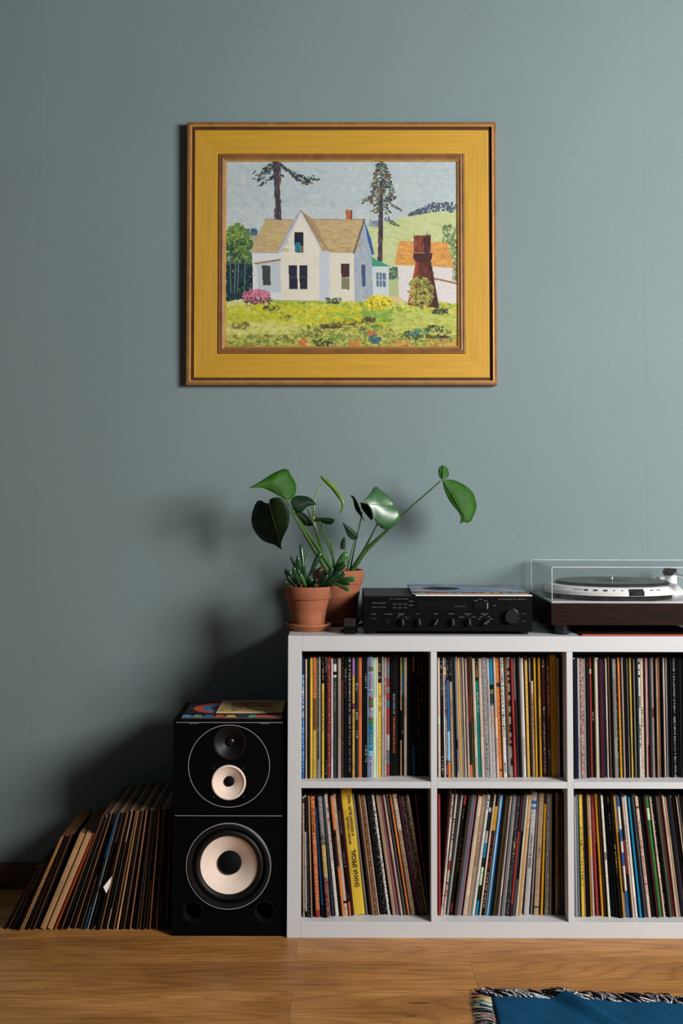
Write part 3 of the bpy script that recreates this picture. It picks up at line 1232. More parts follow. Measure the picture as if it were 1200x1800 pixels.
# ================================================================== records leaning on the floor
def floor_records():
    rs = np.random.RandomState(4)
    rows = []
    YB = at_z(150, 1632, 0).y - .012
    P_ = dict(k=(20, 16, 14), dk=(44, 34, 28), db=(84, 60, 42), br=(128, 88, 58), gy=(150, 126, 106), lg=(160, 152, 144), tn=(178, 138, 96), go=(176, 120, 52), dr=(138, 58, 30), cy=(18, 62, 92), dg=(30, 36, 30))
    edg = ['br', 'br', 'db', 'gy', 'tn']

    def add(pb, pt, ytop, w, h, dep, ck, marks, edge, kind, yoff=0.0):
        rows.append((pb, pt, ytop, w, h, dep, ck, marks, edge, kind, yoff))
    # seven-inch singles
    for i in range(8):
        f = i / 7
        add(4 + 27 * f, 63 + 17.5 * f, 1516, 2.3, 0.180, 0.180, ['db', 'k', 'br', 'k', 'gy', 'k', 'db', 'k'][i], [], C['db'], 'seven-inch record sleeve', rs.uniform(-.006, .01))
    # ten-inch discs
    for i in range(8):
        f = i / 7
        add(35 + 26 * f, 107 + 19 * f, 1463, 2.4, 0.262, 0.258, ['go', 'gy', 'br', 'k', 'tn', 'k', 'db', 'k'][i], ['Ndb:.06'], C['br'], 'ten-inch record sleeve', rs.uniform(-.006, .012))
    # three album boxes
    for pb, pt, w, ck in ((69.5, 139.5, 9.6, 'tn'), (81.5, 151.5, 10.0, 'tn'), (94, 163, 8.6, 'dr')):
        add(pb, pt, 1456, w, 0.268, 0.262, ck, [], (112, 82, 60) if ck == 'tn' else (96, 50, 32), 'album box')
    n = 33
    cols = ['db', 'k', 'gy', 'k', 'br', 'k', 'br', 'cy', 'lg', 'k', 'gy', 'k', 'br', 'k', 'gy', 'k', 'br', 'tn', 'k', 'db', 'k', 'br', 'k', 'dk', 'br', 'k', 'db', 'br', 'k', 'db', 'dk', 'k', 'db']  # k sleeves, here and above, paint the black gaps between brown spines
    for i in range(n):
        f = i / (n - 1)
        pb, pt = 106 + 184 * f, 179 + 118 * f
        mk = ['Sk:%.2f-%.2f' % (rs.uniform(0, .5), rs.uniform(.5, 1))] if i % 4 == 2 and i != 17 else []
        if cols[i] == 'cy':
            mk = ['Sk:.38-.8']
        add(pb, pt, 1433 - 12 * f, 3.2 if i == 17 else (2.2 if cols[i] in ('gy', 'lg', 'br') else 3.2), 0.3125, 0.311, cols[i], mk, C[edg[i % 5]], 'record sleeve', 0.002 + rs.uniform(-.005, .008))
    cnt = {}
    st = []
    for pb, pt, ytop, w, h, dep, ck, mk, edge, kind, yoff in rows:
        xb, xt = at(pb, 1632, YB).x, at(pt, ytop, YB).x
        st.append(dict(xl=xb, w=w * 0.00151, h=h, ang=math.asin(max(0, min(0.75, (xt - xb) / h)))))
    settle(st)
    for (pb, pt, ytop, w, h, dep, ck, mk, edge, kind, yoff), q in zip(rows, st):
        Y = YB + yoff
        ang, xb = q['ang'], q['xl']
        t = q['w'] * math.cos(ang)
        me = sleeve_mesh('record_sleeve', t, h, dep, P_[ck], mk, rs, 1, edge=tuple(0.9 * c for c in edge))
        ob = me.build('record_sleeve', M['spine'], None, (0, 0, 0))
        ob.location = (xb + q['w'], Y, 0.0005)
        ob.rotation_euler = (0, ang, 0)
        cnt[kind] = cnt.get(kind, 0) + 1
        word = {'tn': 'tan', 'dr': 'rust-red'}.get(ck, CN[ck]) if kind == 'album box' else 'worn ' + CN[ck]
        if kind == 'album box':
            ob.name = 'album_box'
        tag(ob, f'{word} {kind}, {ordinal(cnt[kind])} of its size from left on floor beside speaker', 'record', 'records leaning on the floor')
        if kind == 'record sleeve' and cnt[kind] == 14:
            # torn corner of the inner paper sleeve sticking out
            pp = [at(196, 1541, Y - .0105), at(181.5, 1559, Y - .016), at(186.5, 1570, Y - .013), at(193, 1556, Y - .003)]
            m = MB()
            inv = (Matrix.Translation(ob.location) @ Matrix.Rotation(ang, 4, 'Y')).inverted()
            a = [inv @ v for v in pp]
            b = [v + Vector((0.0006, 0.001, 0)) for v in a]
            i = [m.vert(v) for v in a + b]
            m.face(i[:4]); m.face(i[4:][::-1])
            for k in range(4):
                m.face((i[k], i[(k + 1) % 4], i[4 + (k + 1) % 4], i[4 + k]))
            m.build('inner_sleeve', M['paper'], ob, (0, 0, 0), label='white paper corner sticking out of the sleeve')


floor_records()


# ================================================================== loudspeaker
def speaker():
    YS = at_z(400, 1645.5, 0).y
    x0, x1 = at(303, 1450, YS).x, SX[0] - 0.0022
    ztop = at(400, 1265, YS).z
    dep = 0.255
    root = thing('loudspeaker', ((x0 + x1) / 2, YS, 0), 'black three-way floor loudspeaker with cream cones beside the white shelf', 'speaker')
    cab = MB().box(x0, x1, YS, YS + dep, 0.0, ztop, 0.0015).build('cabinet', M['black_cab'], root)

    def P(px, py, y=YS):
        return at(px, py, y)
    S = (P(500, 1450) - P(300, 1450)).x / 200.0
    wo, mi, tw = P(401.7, 1522), P(401.7, 1375.5), P(403.5, 1306)
    po = [P(338.5, 1602), P(464.5, 1602)]
    cut = []

    def cyl(c, r, d):
        m = MB().lathe([(r, -0.01), (r, d)], c, 'Y', 48)
        cut.append(m.build('cutter', M['black_matt'], None, (0, 0, 0)))
    cyl(wo, 66 * S, 0.07)
    cyl(mi, 31 * S, 0.05)
    cyl(tw, 28.5 * S, 0.03)
    for p in po:
        cyl(p, 17.5 * S, 0.12)
    for c in cut:
        c.location = -Vector(root.location)
    for c in cut:
        c.parent = root
        c.location = (0, 0, 0)
        c.data.transform(Matrix.Translation(-Vector(root.location)))
    bool_cut(cab, cut)

    # woofer: frame ring, roll surround, cone, dust cap
    w = thing_part('woofer', wo, root)
    MB().lathe([(74 * S, 0.0004), (74 * S, -0.003), (71 * S, -0.006), (66 * S, -0.005), (64 * S, 0.0), (62.5 * S, 0.012), (66 * S, 0.012)], wo, 'Y', 72, close=True).build('frame_ring', M['rubber'], w, smooth=True, angle=40)
    MB().lathe([(63 * S, 0.006), (60 * S, -0.001), (56.5 * S, -0.0035), (53 * S, -0.001), (50 * S, 0.006), (50 * S, 0.009), (63 * S, 0.009)], wo, 'Y', 72, close=True).build('surround', M['rubber'], w, smooth=True)
    MB().lathe([(50.5 * S, 0.0055), (40 * S, 0.0135), (30 * S, 0.021), (19 * S, 0.030), (19 * S, 0.032), (50.5 * S, 0.0075)], wo, 'Y', 72, close=True).build('cone', M['cone'], w, smooth=True, angle=60, label='cream paper cone')
    MB().lathe([(21 * S, 0.0285), (19 * S, 0.021), (14 * S, 0.0165), (7 * S, 0.0142), (0.0, 0.0136)], wo, 'Y', 48).build('dust_cap', M['charcoal_cap'], w, smooth=True)
    MB().lathe([(74.4 * S, 0.0004), (74.4 * S, -0.0036), (73.3 * S, -0.0036), (73.3 * S, 0.0004)], wo, 'Y', 96, close=True).build('trim_ring', M['silver_line'], w, label='thin silver ring')
    # midrange
    w = thing_part('midrange_driver', mi, root)
    MB().lathe([(30.5 * S, 0.004), (30.5 * S, -0.0022), (27.5 * S, -0.003), (25.0 * S, 0.0015), (25.0 * S, 0.004)], mi, 'Y', 56, close=True).build('surround', M['cone'], w, smooth=True)
    MB().lathe([(25.2 * S, 0.001), (17 * S, 0.007), (8.5 * S, 0.014), (8.5 * S, 0.016), (25.2 * S, 0.004)], mi, 'Y', 56, close=True).build('cone', M['cone'], w, smooth=True, angle=60, label='cream paper cone')
    MB().lathe([(9.3 * S, 0.0135), (8 * S, 0.009), (4.5 * S, 0.0068), (0.0, 0.006)], mi, 'Y', 36).build('dust_cap', M['charcoal_cap'], w, smooth=True)
    q = MB()
    for sx in (-1, 1):
        for sz in (-1, 1):
            q.lathe([(1.8 * S, 0.0004), (1.8 * S, -0.0012), (0.0, -0.0016)], mi + Vector((sx * 26 * S, 0, sz * 25 * S)), 'Y', 12)
    q.build('screws', M['charcoal'], w)
    # tweeter in a shallow horn
    w = thing_part('tweeter', tw, root)
    MB().lathe([(29 * S, 0.0004), (29 * S, -0.0015), (27.5 * S, -0.002), (24 * S, 0.001), (15 * S, 0.008), (8.5 * S, 0.013), (8.5 * S, 0.016), (29 * S, 0.012)], tw, 'Y', 56, close=True).build('horn', M['tweeter'], w, smooth=True, angle=50)
    MB().lathe([(9 * S, 0.014), (7 * S, 0.0095), (3.5 * S, 0.0075), (0.0, 0.007)], tw, 'Y', 32).build('dome', M['black_gloss'], w, smooth=True)
    # reflex ports
    for p in po:
        MB().lathe([(18.5 * S, 0.0004), (18.2 * S, -0.0008), (16.5 * S, -0.0006), (15.2 * S, 0.004), (15.0 * S, 0.11), (17.3 * S, 0.11)], p, 'Y', 40, close=True).build('reflex_port', M['black_matt'], root, smooth=True, angle=40)
    # silver outline around the upper pair and the two rules across the front
    c = P(402.5, 1346.5)
    MB().lathe([(71.9 * S, 0.0004), (71.9 * S, -0.0006), (71.0 * S, -0.0006), (71.0 * S, 0.0004)], c, 'Y', 96, close=True).build('outline_ring', M['silver_line'], root, label='thin silver ring')
    for (pa, pb, py) in ((310, 497, 1269.8), (307, 496, 1433.8)):
        a, b = P(pa, py), P(pb, py)
        MB().box(a.x, b.x, YS - 0.0006, YS + 0.0004, a.z - 0.0006, a.z + 0.0006).build('front_rule', M['silver_line'], root, label='thin silver line')
    for (pa, pb) in ((333, 349), (457, 473)):
        m = MB()
        for k in range(8):
            a = P(pa + (pb - pa) * k / 8, 1271.8)
            m.box(a.x, a.x + 1.3 * S, YS - 0.0004, YS + 0.0003, a.z - 0.0007, a.z + 0.0004)
        m.build('small_print', M['print'], root)
    return YS, ztop, x0, x1, dep


def thing_part(name, loc, root):
    o = bpy.data.objects.new(name, None)
    COL.objects.link(o)
    o.parent = root
    o.location = Vector(loc) - Vector(root.location)
    o.empty_display_size = 0.02
    return o


M['charcoal_cap'] = simple('charcoal_dust_cap', (6, 7, 10), 0.75, var=0.1, spec=0.12)
M['tweeter'] = simple('tweeter_black', (8, 8, 12), 0.5, var=0.1, spec=0.3)
SPK_Y, SPK_Z, SPK_X0, SPK_X1, SPK_D = speaker()


# ------------------------------------------------------------------ sleeves lying flat
def flat_sleeve(corner, w, d, rz, z, thick, arr, label, edge_rgb, group=None, name='record_sleeve'):
    """corner = front left corner (x, y); lies flat, art upwards"""
    root = thing(name, (corner[0], corner[1], z), label, 'record', group)
    root.rotation_euler = (0, 0, rz)
    e = lin(edge_rgb)
    m = MB().box(0, w, 0, d, 0, thick, 0.0004)
    body = m.build('card', simple('card_edge', edge_rgb, 0.7), root, (0, 0, 0))
    grid_paint('cover_art', arr, lambda u, v: (0.0005 + u * (w - .001), 0.0005 + (1 - v) * (d - .001), thick + 0.0003), M['spine'], root, (0, 0, 0))
    return root


def art_psychedelic():
    p = Painter(90, 90, lambda x, y: (x * 90, y * 90), (30, 26, 34))
    p.dabs(120, (0, 0, 1, 1), [(40, 30, 60), (24, 40, 60), (60, 30, 34)], (3, 9), (2, 4), (0, 1))
    for r, c in ((.36, (204, 84, 62)), (.27, (60, 130, 170)), (.18, (70, 40, 90)), (.1, (30, 30, 50))):
        p.poly([(.42 + r * math.cos(a / 20 * 6.283), .42 + r * math.sin(a / 20 * 6.283)) for a in range(20)], c)
    cols = [(90, 150, 190), (120, 160, 130), (60, 120, 160), (210, 90, 70), (220, 180, 80), (60, 60, 90), (90, 170, 140), (214, 100, 84)]
    for k in range(9):
        p.poly([(k / 9, .86), (k / 9 + .07, .86), (k / 9 + .11, 1), (k / 9 - .01, 1)], cols[k % 8])
    p.poly([(.72, .88), (1, .84), (1, 1), (.74, 1)], (214, 100, 84))
    return p.a


def art_mustard():
    p = Painter(80, 80, lambda x, y: (x * 80, y * 80), (196, 172, 124))
    p.dabs(160, (.05, .05, .95, .9), [(206, 170, 70), (180, 140, 60), (150, 90, 60), (120, 150, 140)], (3, 9), (1.5, 3), (0, 1.2))
    p.poly([(.3 + .34 * math.cos(a / 20 * 6.283) + .2, .35 + .26 * math.sin(a / 20 * 6.283)) for a in range(20)], (150, 84, 58))
    p.dabs(60, (.25, .15, .8, .6), [(120, 50, 40), (206, 160, 60), (90, 120, 110)], (3, 7), (1, 2), (0, 1))
    return p.a


def art_city():
    p = Painter(100, 100, lambda x, y: (x * 100, y * 100), (128, 140, 160))
    p.dabs(220, (0, 0, 1, .93), [(150, 160, 180), (110, 120, 140), (196, 190, 190), (90, 150, 190), (200, 150, 110)], (4, 14), (1, 3), (.3, .2))
    p.poly([(.28 + .17 * math.cos(a / 20 * 6.283), .5 + .17 * math.sin(a / 20 * 6.283)) for a in range(20)], (12, 12, 14))
    p.poly([(0, .9), (1, .9), (1, 1), (0, 1)], (20, 18, 22))
    cols = [(60, 150, 200), (190, 60, 60), (190, 60, 60), (60, 150, 200), (70, 160, 210), (190, 60, 60), (190, 60, 60), (220, 180, 70), (214, 170, 60), (60, 150, 200), (70, 150, 190), (180, 60, 60)]
    for k, c in enumerate(cols):
        p.poly([(.06 + k * .08, .91), (.11 + k * .08, .91), (.12 + k * .08, .985), (.07 + k * .08, .985)], c)
    return p.a


def art_plain(c1, c2):
    p = Painter(40, 40, lambda x, y: (x * 40, y * 40), c1)
    p.dabs(60, (0, 0, 1, 1), [c1, c2], (3, 9), (1, 3), (0, 1))
    return p.a


a = at(317, 1266.5, SPK_Y + 0.004)
flat_sleeve((SPK_X0 + .020, SPK_Y + 0.006), 0.264, 0.238, R(0.4), SPK_Z + .0004, 0.004, art_psychedelic(),
            'record sleeve with red and blue rings lying on the black speaker', (60, 48, 50), 'sleeves lying flat')
flat_sleeve((at(380, 1257, SPK_Y + .06).x, SPK_Y + 0.058), 0.176, 0.178, R(0), SPK_Z + .0058, 0.004, art_mustard(),
            'small mustard and cream sleeve lying on the ringed sleeve on speaker', (196, 172, 130), 'sleeves lying flat')


# ================================================================== amplifier
def amplifier():
    YA = -0.372
    x0, x1 = at(638.5, 1080, YA).x, at(935, 1080, YA).x
    zt = at(700, 1048.5, YA).z
    zb = TOP + 0.009
    dep = 0.285
    root = thing('stereo_receiver', ((x0 + x1) / 2, YA, TOP), 'black stereo receiver with small knobs on the white shelf', 'receiver')
    MB().box(x0 + .001, x1 - .001, YA + .012, YA + dep, zb, zt - .0015, .0012).build('chassis', M['black_matt'], root)
    MB().box(x0, x1, YA, YA + .0118, zb, zt, .0012).build('front_panel', M['black_gloss_low'], root)
    # ribbed vent cover on the top
    nr = 44
    for k in range(nr):
        y = YA + .016 + k * (dep - .02) / nr
        MB().box(x0 + .003, x1 - .003, y, y + (dep - .02) / nr * .55, zt - .0014, zt + .0008).build('vent_slat', M['charcoal'], root)
    for px in (652, 921):
        for yy in (YA + .03, YA + dep - .04):
            c = at(px, 1100, YA)
            MB().lathe([(.015, TOP + .0002), (.017, zb - .0002)], (c.x, yy, 0), 'Z', 20).build('foot', M['rubber'], root)

    def P(u, v):
        return at(620 + u * .48333, 960 + v * .48333, YA)
    a, b = P(235, 200), P(424, 232)
    MB().box(a.x, b.x, YA - .0008, YA + .001, b.z, a.z).build('display_window', M['display'], root)
    m = MB()
    for k in range(9):
        q = P(368 + k * 5, 219)
        m.box(q.x, q.x + .0014, YA - .0011, YA - .0007, q.z - .0016, q.z + .0016)
    m.build('display_digits', M['print_dim'], root)
    a, b = P(440, 205), P(485, 228)
    MB().box(a.x, b.x, YA - .003, YA + .001, b.z, a.z, .0008).build('tuning_rocker', M['black_gloss'], root)
    a, b = P(488, 206), P(491, 228)
    MB().box(a.x, b.x, YA - .002, YA + .001, b.z, a.z).build('tuning_bar', M['print'], root)
    a, b = P(508, 213), P(521, 219)
    MB().box(a.x, b.x, YA - .002, YA + .001, b.z, a.z).build('small_button', M['charcoal'], root)
    for (u, v) in ((143, 208), (163, 208), (183, 208), (143, 221), (163, 221), (183, 221)):
        a, b = P(u, v), P(u + 15, v + 6)
        MB().box(a.x, b.x, YA - .0018, YA + .001, b.z, a.z, .0004).build('preset_button', M['charcoal'], root)
    # lever knobs and the volume knob
    for i, (u, ang) in enumerate(((180, -8), (240, -8), (300, 30), (362, -8), (422, -8), (482, 55))):
        c = P(u, 275)
        k = thing_part('selector_knob', c, root)
        MB().lathe([(.0085, -.0002), (.0085, -.004), (.0075, -.005), (0.0, -.005)], c, 'Y', 28).build('dial', M['black_gloss'], k, smooth=True, angle=40)
        g = MB().box(-.0024, .0024, -.016, -.0045, -.0085, .0085, .0012)
        g.v = [tuple(Vector(c) + Matrix.Rotation(R(ang), 3, 'Y') @ Vector(q)) for q in g.v]
        g.build('grip', M['charcoal'], k)
        g = MB().box(.0016, .0027, -.0163, -.006, -.006, .0082)
        g.v = [tuple(Vector(c) + Matrix.Rotation(R(ang), 3, 'Y') @ Vector(q)) for q in g.v]
        g.build('pointer', M['knob_edge'], k)  # pale pointer strip also paints a highlight on the grip's edge
    c = P(575, 254)
    k = thing_part('volume_knob', c, root)
    MB().lathe([(.0205, -.0002), (.0205, -.0022), (.0195, -.003)], c, 'Y', 40).build('dial', M['black_gloss'], k, smooth=True, angle=40)
    MB().lathe([(.0188, -.003), (.0186, -.014), (.0172, -.0158), (0.0, -.0158)], c, 'Y', 48).build('grip', M['knob_black'], k, smooth=True, angle=40)
    m = MB()
    for j in range(11):
        t = R(-135 + 27 * j)
        q = Vector(c) + Vector((math.sin(t) * .0235, 0, math.cos(t) * .0235))
        m.lathe([(.0006, .0003), (.0006, -.0004)], q, 'Y', 8)
    m.build('scale_dots', M['print'], k)
    c = P(126, 273)
    k = thing_part('headphone_jack', c, root)
    MB().lathe([(.0046, .0003), (.0046, -.002), (.0028, -.002), (.0028, .0003)], c, 'Y', 28, close=True).build('jack_ring', M['chrome'], k, smooth=True, angle=40)
    MB().lathe([(.0028, -.0003), (0.0, -.0003)], c, 'Y', 20).build('jack_hole', M['black_matt'], k)
    # white screen print: short words above the controls
    prints = [(133, 192, 12, 'L'), (152, 192, 50, 'L'), (70, 207, 12, 'L'), (85, 207, 32, 'L'), (70, 222, 12, 'L'), (85, 222, 32, 'L'),
              (69, 247, 16, 'L'), (113, 247, 28, 'L'), (166, 246, 22, 'L'), (165, 252, 16, 'L'), (162, 257, 5, 'L'), (187, 257, 18, 'D'), (191, 263, 12, 'D'),
              (232, 246, 12, 'L'), (292, 246, 14, 'L'), (349, 246, 18, 'L'), (404, 246, 28, 'L'), (412, 252, 12, 'D'), (386, 258, 20, 'L'), (432, 258, 12, 'L'),
              (466, 246, 22, 'L'), (473, 252, 10, 'L'), (458, 257, 9, 'L'), (490, 257, 7, 'L'), (455, 265, 7, 'L'), (496, 265, 10, 'L'),
              (440, 198, 14, 'L'), (478, 198, 10, 'L'), (458, 193, 12, 'L'), (528, 193, 102, 'L'), (616, 246, 15, 'D'), (616, 273, 15, 'D'), (204, 200, 14, 'L'), (204, 215, 14, 'L'),
              (64, 263, 22, 'D')]
    ml, md = MB(), MB()
    rnd = random.Random(2)
    for u, v, w, s in prints:
        x = u
        while x < u + w:
            l = rnd.uniform(1.6, 2.8)
            if rnd.random() > 0.12:
                a, b = P(x, v - 1.3), P(x + l, v + 1.3)
                (ml if s == 'L' else md).box(a.x, b.x, YA - .0004, YA + .0003, b.z, a.z)
            x += l + 0.9
    ml.build('panel_print', M['amp_print'], root)
    md.build('panel_print', M['print_dim'], root)
    return YA, zt + .0008, x0, x1, dep


M['black_gloss_low'] = simple('black_brushed_panel', (4, 4, 5), 0.55, var=0.15, nscale=8, stretch=(2, 90, 90), spec=0.1)
M['knob_black'] = simple('knob_black', (20, 20, 21), 0.65, var=0.1, spec=0.2)
M['display'] = simple('smoked_display', (18, 18, 20), 0.18, var=0.05, spec=0.5)
M['knob_edge'] = simple('knob_edge_highlight', (110, 110, 112), 0.4, var=0.05)
M['amp_print'] = simple('amplifier_print', (96, 96, 98), 0.6, var=0.05)
AY, AZ, AX0, AX1, AD = amplifier()
flat_sleeve((at(730, 1045, AY + .004).x, AY + .003), 0.309, 0.305, R(0), AZ + .0003, 0.0034, art_plain((40, 40, 48), (70, 70, 80)),
            'white-edged record sleeve lying flat on the black receiver, lower of two', (226, 222, 216), 'sleeves lying flat')
flat_sleeve((at(724, 1043, AY + .012).x, AY + .009), 0.309, 0.305, R(-0.6), AZ + .0042, 0.0034, art_city(),
            'colourful record sleeve with black disc picture, topmost on the black receiver', (150, 130, 110), 'sleeves lying flat')


# ================================================================== turntable
def turntable():
    YT = -0.377
    x0 = at(968.5, 1080, YT).x
    W, D = 0.452, 0.352
    x1 = x0 + W
    zb, zt = at(1000, 1099, YT).z, at(1000, 1058.5, YT).z
    ztop = at(1000, 997, YT).z
    yb = YT + D
    root = thing('turntable', ((x0 + x1) / 2, YT, TOP), 'silver turntable with rosewood plinth and clear dust cover on the shelf', 'turntable')
    MB().box(x0, x1, YT, yb, zb, zt - .0032, .0008).build('plinth', M['rosewood'], root)
    MB().box(x0 + .0008, x1 - .0008, YT + .001, yb - .001, zt - .003, zt - .0002, .0006).build('deck_plate', M['deck'], root)
    for cx in (x0 + .034, x1 - .034):
        for cy in (YT + .032, yb - .045):
            f = thing_part('foot', (cx, cy, TOP), root)
            MB().lathe([(.0185, TOP + .0003), (.020, TOP + .003), (.020, zb - .006), (.023, zb - .0004)], (cx, cy, 0), 'Z', 28).build('foot_body', M['black_gloss'], f, smooth=True, angle=40)
            MB().lathe([(.0203, TOP + .006), (.0207, TOP + .007), (.0203, TOP + .008)], (cx, cy, 0), 'Z', 28).build('foot_band', M['charcoal'], f, smooth=True)
    # rounded silver control housing under the platter
    c = Vector((at(1074.5, 1022, -0.195).x, -0.198, 0))
    z0 = zt + .0006
    R0, EX = 0.174, 1.085
    MB().lathe([(R0 * .93, z0), (R0 * .93, z0 + .0135), (R0 * .9, z0 + .0137)], c, 'Z', 72).build('platter_base', M['black_matt'], root, smooth=True, angle=40)  # black colour paints the shadow in the gap below the housing
    m = MB().lathe([(R0 * .9, z0 + .0140), (R0 * 1.0, z0 + .0142), (R0 * 1.0, z0 + .0235), (R0 * .945, z0 + .0345), (R0 * .90, z0 + .0365)], c, 'Z', 96)
    m.v = [(c.x + (q[0] - c.x) * EX, q[1], q[2]) for q in m.v]
    m.build('control_housing', M['silver'], root, smooth=True, angle=30)
    MB().lathe([(.1545, z0 + .0367), (.1558, z0 + .038), (.1558, z0 + .041), (.153, z0 + .0425)], c, 'Z', 96).build('platter', M['rubber'], root, smooth=True, angle=30)
    zr = z0 + .0427
    # spindle
    MB().lathe([(.0032, zr), (.0032, zr + .0105), (.002, zr + .0125), (0, zr + .013)], c, 'Z', 20).build('spindle', M['chrome'], root, smooth=True, angle=40)

    def on_bevel(ang, f):
        r = R0 * (1.0 - .055 * f) + .0004
        z = z0 + .0235 + .011 * f
        return Vector((c.x + r * EX * math.sin(ang), c.y - r * math.cos(ang), z + .0004))

    def patch(name, a0, a1, f0, f1, mat, n=6, lift=.0006, low=None):
        mm = MB()
        rows = []
        for i in range(n + 1):
            t = a0 + (a1 - a0) * i / n
            p, q = on_bevel(t, f0), on_bevel(t, f1)
            o = Vector((math.sin(t), -math.cos(t), .8)).normalized() * lift
            pts = [p + o, q + o]
            if low is not None:
                b = Vector((c.x + (R0 + .0008) * EX * math.sin(t), c.y - (R0 + .0008) * math.cos(t), z0 + low))
                pts = [b] + pts
            rows.append([mm.vert(x) for x in pts])
        for i in range(n):
            for k in range(len(rows[0]) - 1):
                mm.face((rows[i][k], rows[i + 1][k], rows[i + 1][k + 1], rows[i][k + 1]))
        return mm.build(name, mat, root)
    patch('speed_window', R(2.2), R(15.0), 0.0, .8, M['display'], 8, low=.0150)
    for a0, a1, mt, nm in ((-34.5, -31.2, 'black_matt', 'push_button'), (-26.5, -23, 'charcoal', 'push_button'), (-18.5, -15, 'black_matt', 'push_button')):
        patch(nm, R(a0), R(a1), .25, .6, M[mt], 3)
    for a0 in (-9.5, -3.0, 21.5, 23.6, 28.5, 30.6):
        p = on_bevel(R(a0), .45)
        MB().lathe([(.0026, -.0006), (.0026, .0012), (.0012, .002), (0, .0022)], p, 'Z', 14).build('push_button', M['chrome'], root, smooth=True, angle=40)
    pm = MB()
    for k in range(9):
        p, q = on_bevel(R(-45 + k * 1.0), .45), on_bevel(R(-45 + k * 1.0 + .7), .6)
        pm.box(p.x, q.x, p.y - .0006, p.y, p.z, p.z + .0014)
    pm.build('model_print', M['charcoal'], root)
    # tonearm on the right behind the platter
    pv = Vector((x1 - .062, yb - .085, 0))
    t = thing_part('tonearm', (pv.x, pv.y, zt), root)
    MB().lathe([(.034, zt), (.034, zt + .010), (.030, zt + .014), (.016, zt + .016), (.016, zt + .052), (.012, zt + .0545)], pv, 'Z', 36).build('pivot_base', M['silver'], t, smooth=True, angle=40)
    zz = zt + .060
    MB().box(pv.x - .013, pv.x + .013, pv.y - .012, pv.y + .012, zz - .006, zz + .012, .002).build('gimbal', M['black_matt'], t)
    MB().tube([(pv.x, pv.y + .01, zz), (pv.x, pv.y - .08, zz), (pv.x - .004, pv.y - .19, zz - .002), (pv.x - .014, pv.y - .213, zz - .003)], .0046, 12).build('arm_tube', M['chrome'], t, smooth=True, angle=50)
    MB().lathe([(.006, .012), (.0145, .014), (.0145, .040), (.012, .044)], (pv.x, pv.y, zz), 'Y', 28).build('counterweight', M['charcoal'], t, smooth=True, angle=40)
    MB().box(pv.x - .026, pv.x - .006, pv.y - .246, pv.y - .212, zz - .010, zz + .002, .0015).build('headshell', M['black_gloss'], t)
    MB().box(pv.x - .041, pv.x - .026, pv.y - .03, pv.y + .01, zt + .016, zt + .050, .003).build('arm_rest', M['silver'], t)
    # box of controls at the left back, and the hinges
    MB().box(x0 + .03, x0 + .085, yb - .07, yb - .02, zt, zt + .021, .002).build('lamp_housing', M['hinge_grey'], root)
    for cx in (x0 + .10, x1 - .10):
        MB().box(cx - .018, cx + .018, yb - .0005, yb + .010, zb + .012, zt + .012, .002).build('hinge', M['black_matt'], root)
    # dust cover: five acrylic sheets and whitish bars painting the glint on their edges
    cv = thing_part('dust_cover', (x0, YT, zt), root)
    th = .003
    cx0, cx1, cy0, cy1 = x0 + .003, x1 - .003, YT + .002, yb - .002
    b = zt + .0004
    e = .0004
    MB().box(cx0 + th, cx1 - th, cy0, cy0 + th, b, ztop - th - e).build('front_sheet', M['acrylic'], cv)
    MB().box(cx0 + th, cx1 - th, cy1 - th, cy1, b, ztop - th - e).build('back_sheet', M['acrylic'], cv)
    MB().box(cx0, cx0 + th - e, cy0 + th, cy1 - th, b, ztop - th - e).build('side_sheet', M['acrylic'], cv)
    MB().box(cx1 - th + e, cx1, cy0 + th, cy1 - th, b, ztop - th - e).build('side_sheet', M['acrylic'], cv)
    MB().box(cx0 + th, cx1 - th, cy0 + th, cy1 - th, ztop - th, ztop).build('top_sheet', M['acrylic_top'], cv)
    g = .0016
    edges = [((cx0, cy0, b), (cx0, cy0, ztop)), ((cx0, cy1, b), (cx0, cy1, ztop)), ((cx1, cy0, b), (cx1, cy0, ztop)), ((cx1, cy1, b), (cx1, cy1, ztop)),
             ((cx0, cy0, ztop), (cx0, cy1, ztop)), ((cx1, cy0, ztop), (cx1, cy1, ztop)), ((cx0, cy0, ztop), (cx1, cy0, ztop)), ((cx0, cy1, ztop), (cx1, cy1, ztop)),
             ((cx0, cy0, b + g / 2), (cx0, cy1, b + g / 2)), ((cx0, cy0, b + g / 2), (cx1, cy0, b + g / 2))]
    for p, q in edges:
        lo = [min(p[i], q[i]) - g * .5 for i in range(3)]
        hi = [max(p[i], q[i]) + g * .5 for i in range(3)]
        MB().box(lo[0], hi[0], lo[1], hi[1], max(lo[2], b), hi[2]).build('glint_edge', M['acrylic_edge'], cv)
    # record on the platter, a thing of its own
    v = MB().lathe([(.1505, zr + .0002), (.1512, zr + .0008), (.1505, zr + .0016), (.052, zr + .0014)], c, 'Z', 96)
    rec = thing('vinyl_record', (c.x, c.y, zr), 'black vinyl disc on the turntable platter under the dust cover', 'record')
    MB().lathe([(.0036, zr + .0002), (.1505, zr + .0002), (.1512, zr + .0009), (.1505, zr + .0018), (.0505, zr + .0016), (.0500, zr + .0012), (.0036, zr + .0012)], c, 'Z', 96, close=True).build('disc', M['vinyl'], rec, smooth=True, angle=30)
    MB().lathe([(.0036, zr + .00125), (.0498, zr + .00125), (.0498, zr + .0016), (.0036, zr + .0016)], c, 'Z', 64, close=True).build('paper_label', M['label_grey'], rec, label='dark grey centre label')
    # red sleeve pushed under the plinth
    fx = at(1022, 1119, YT - .006).x
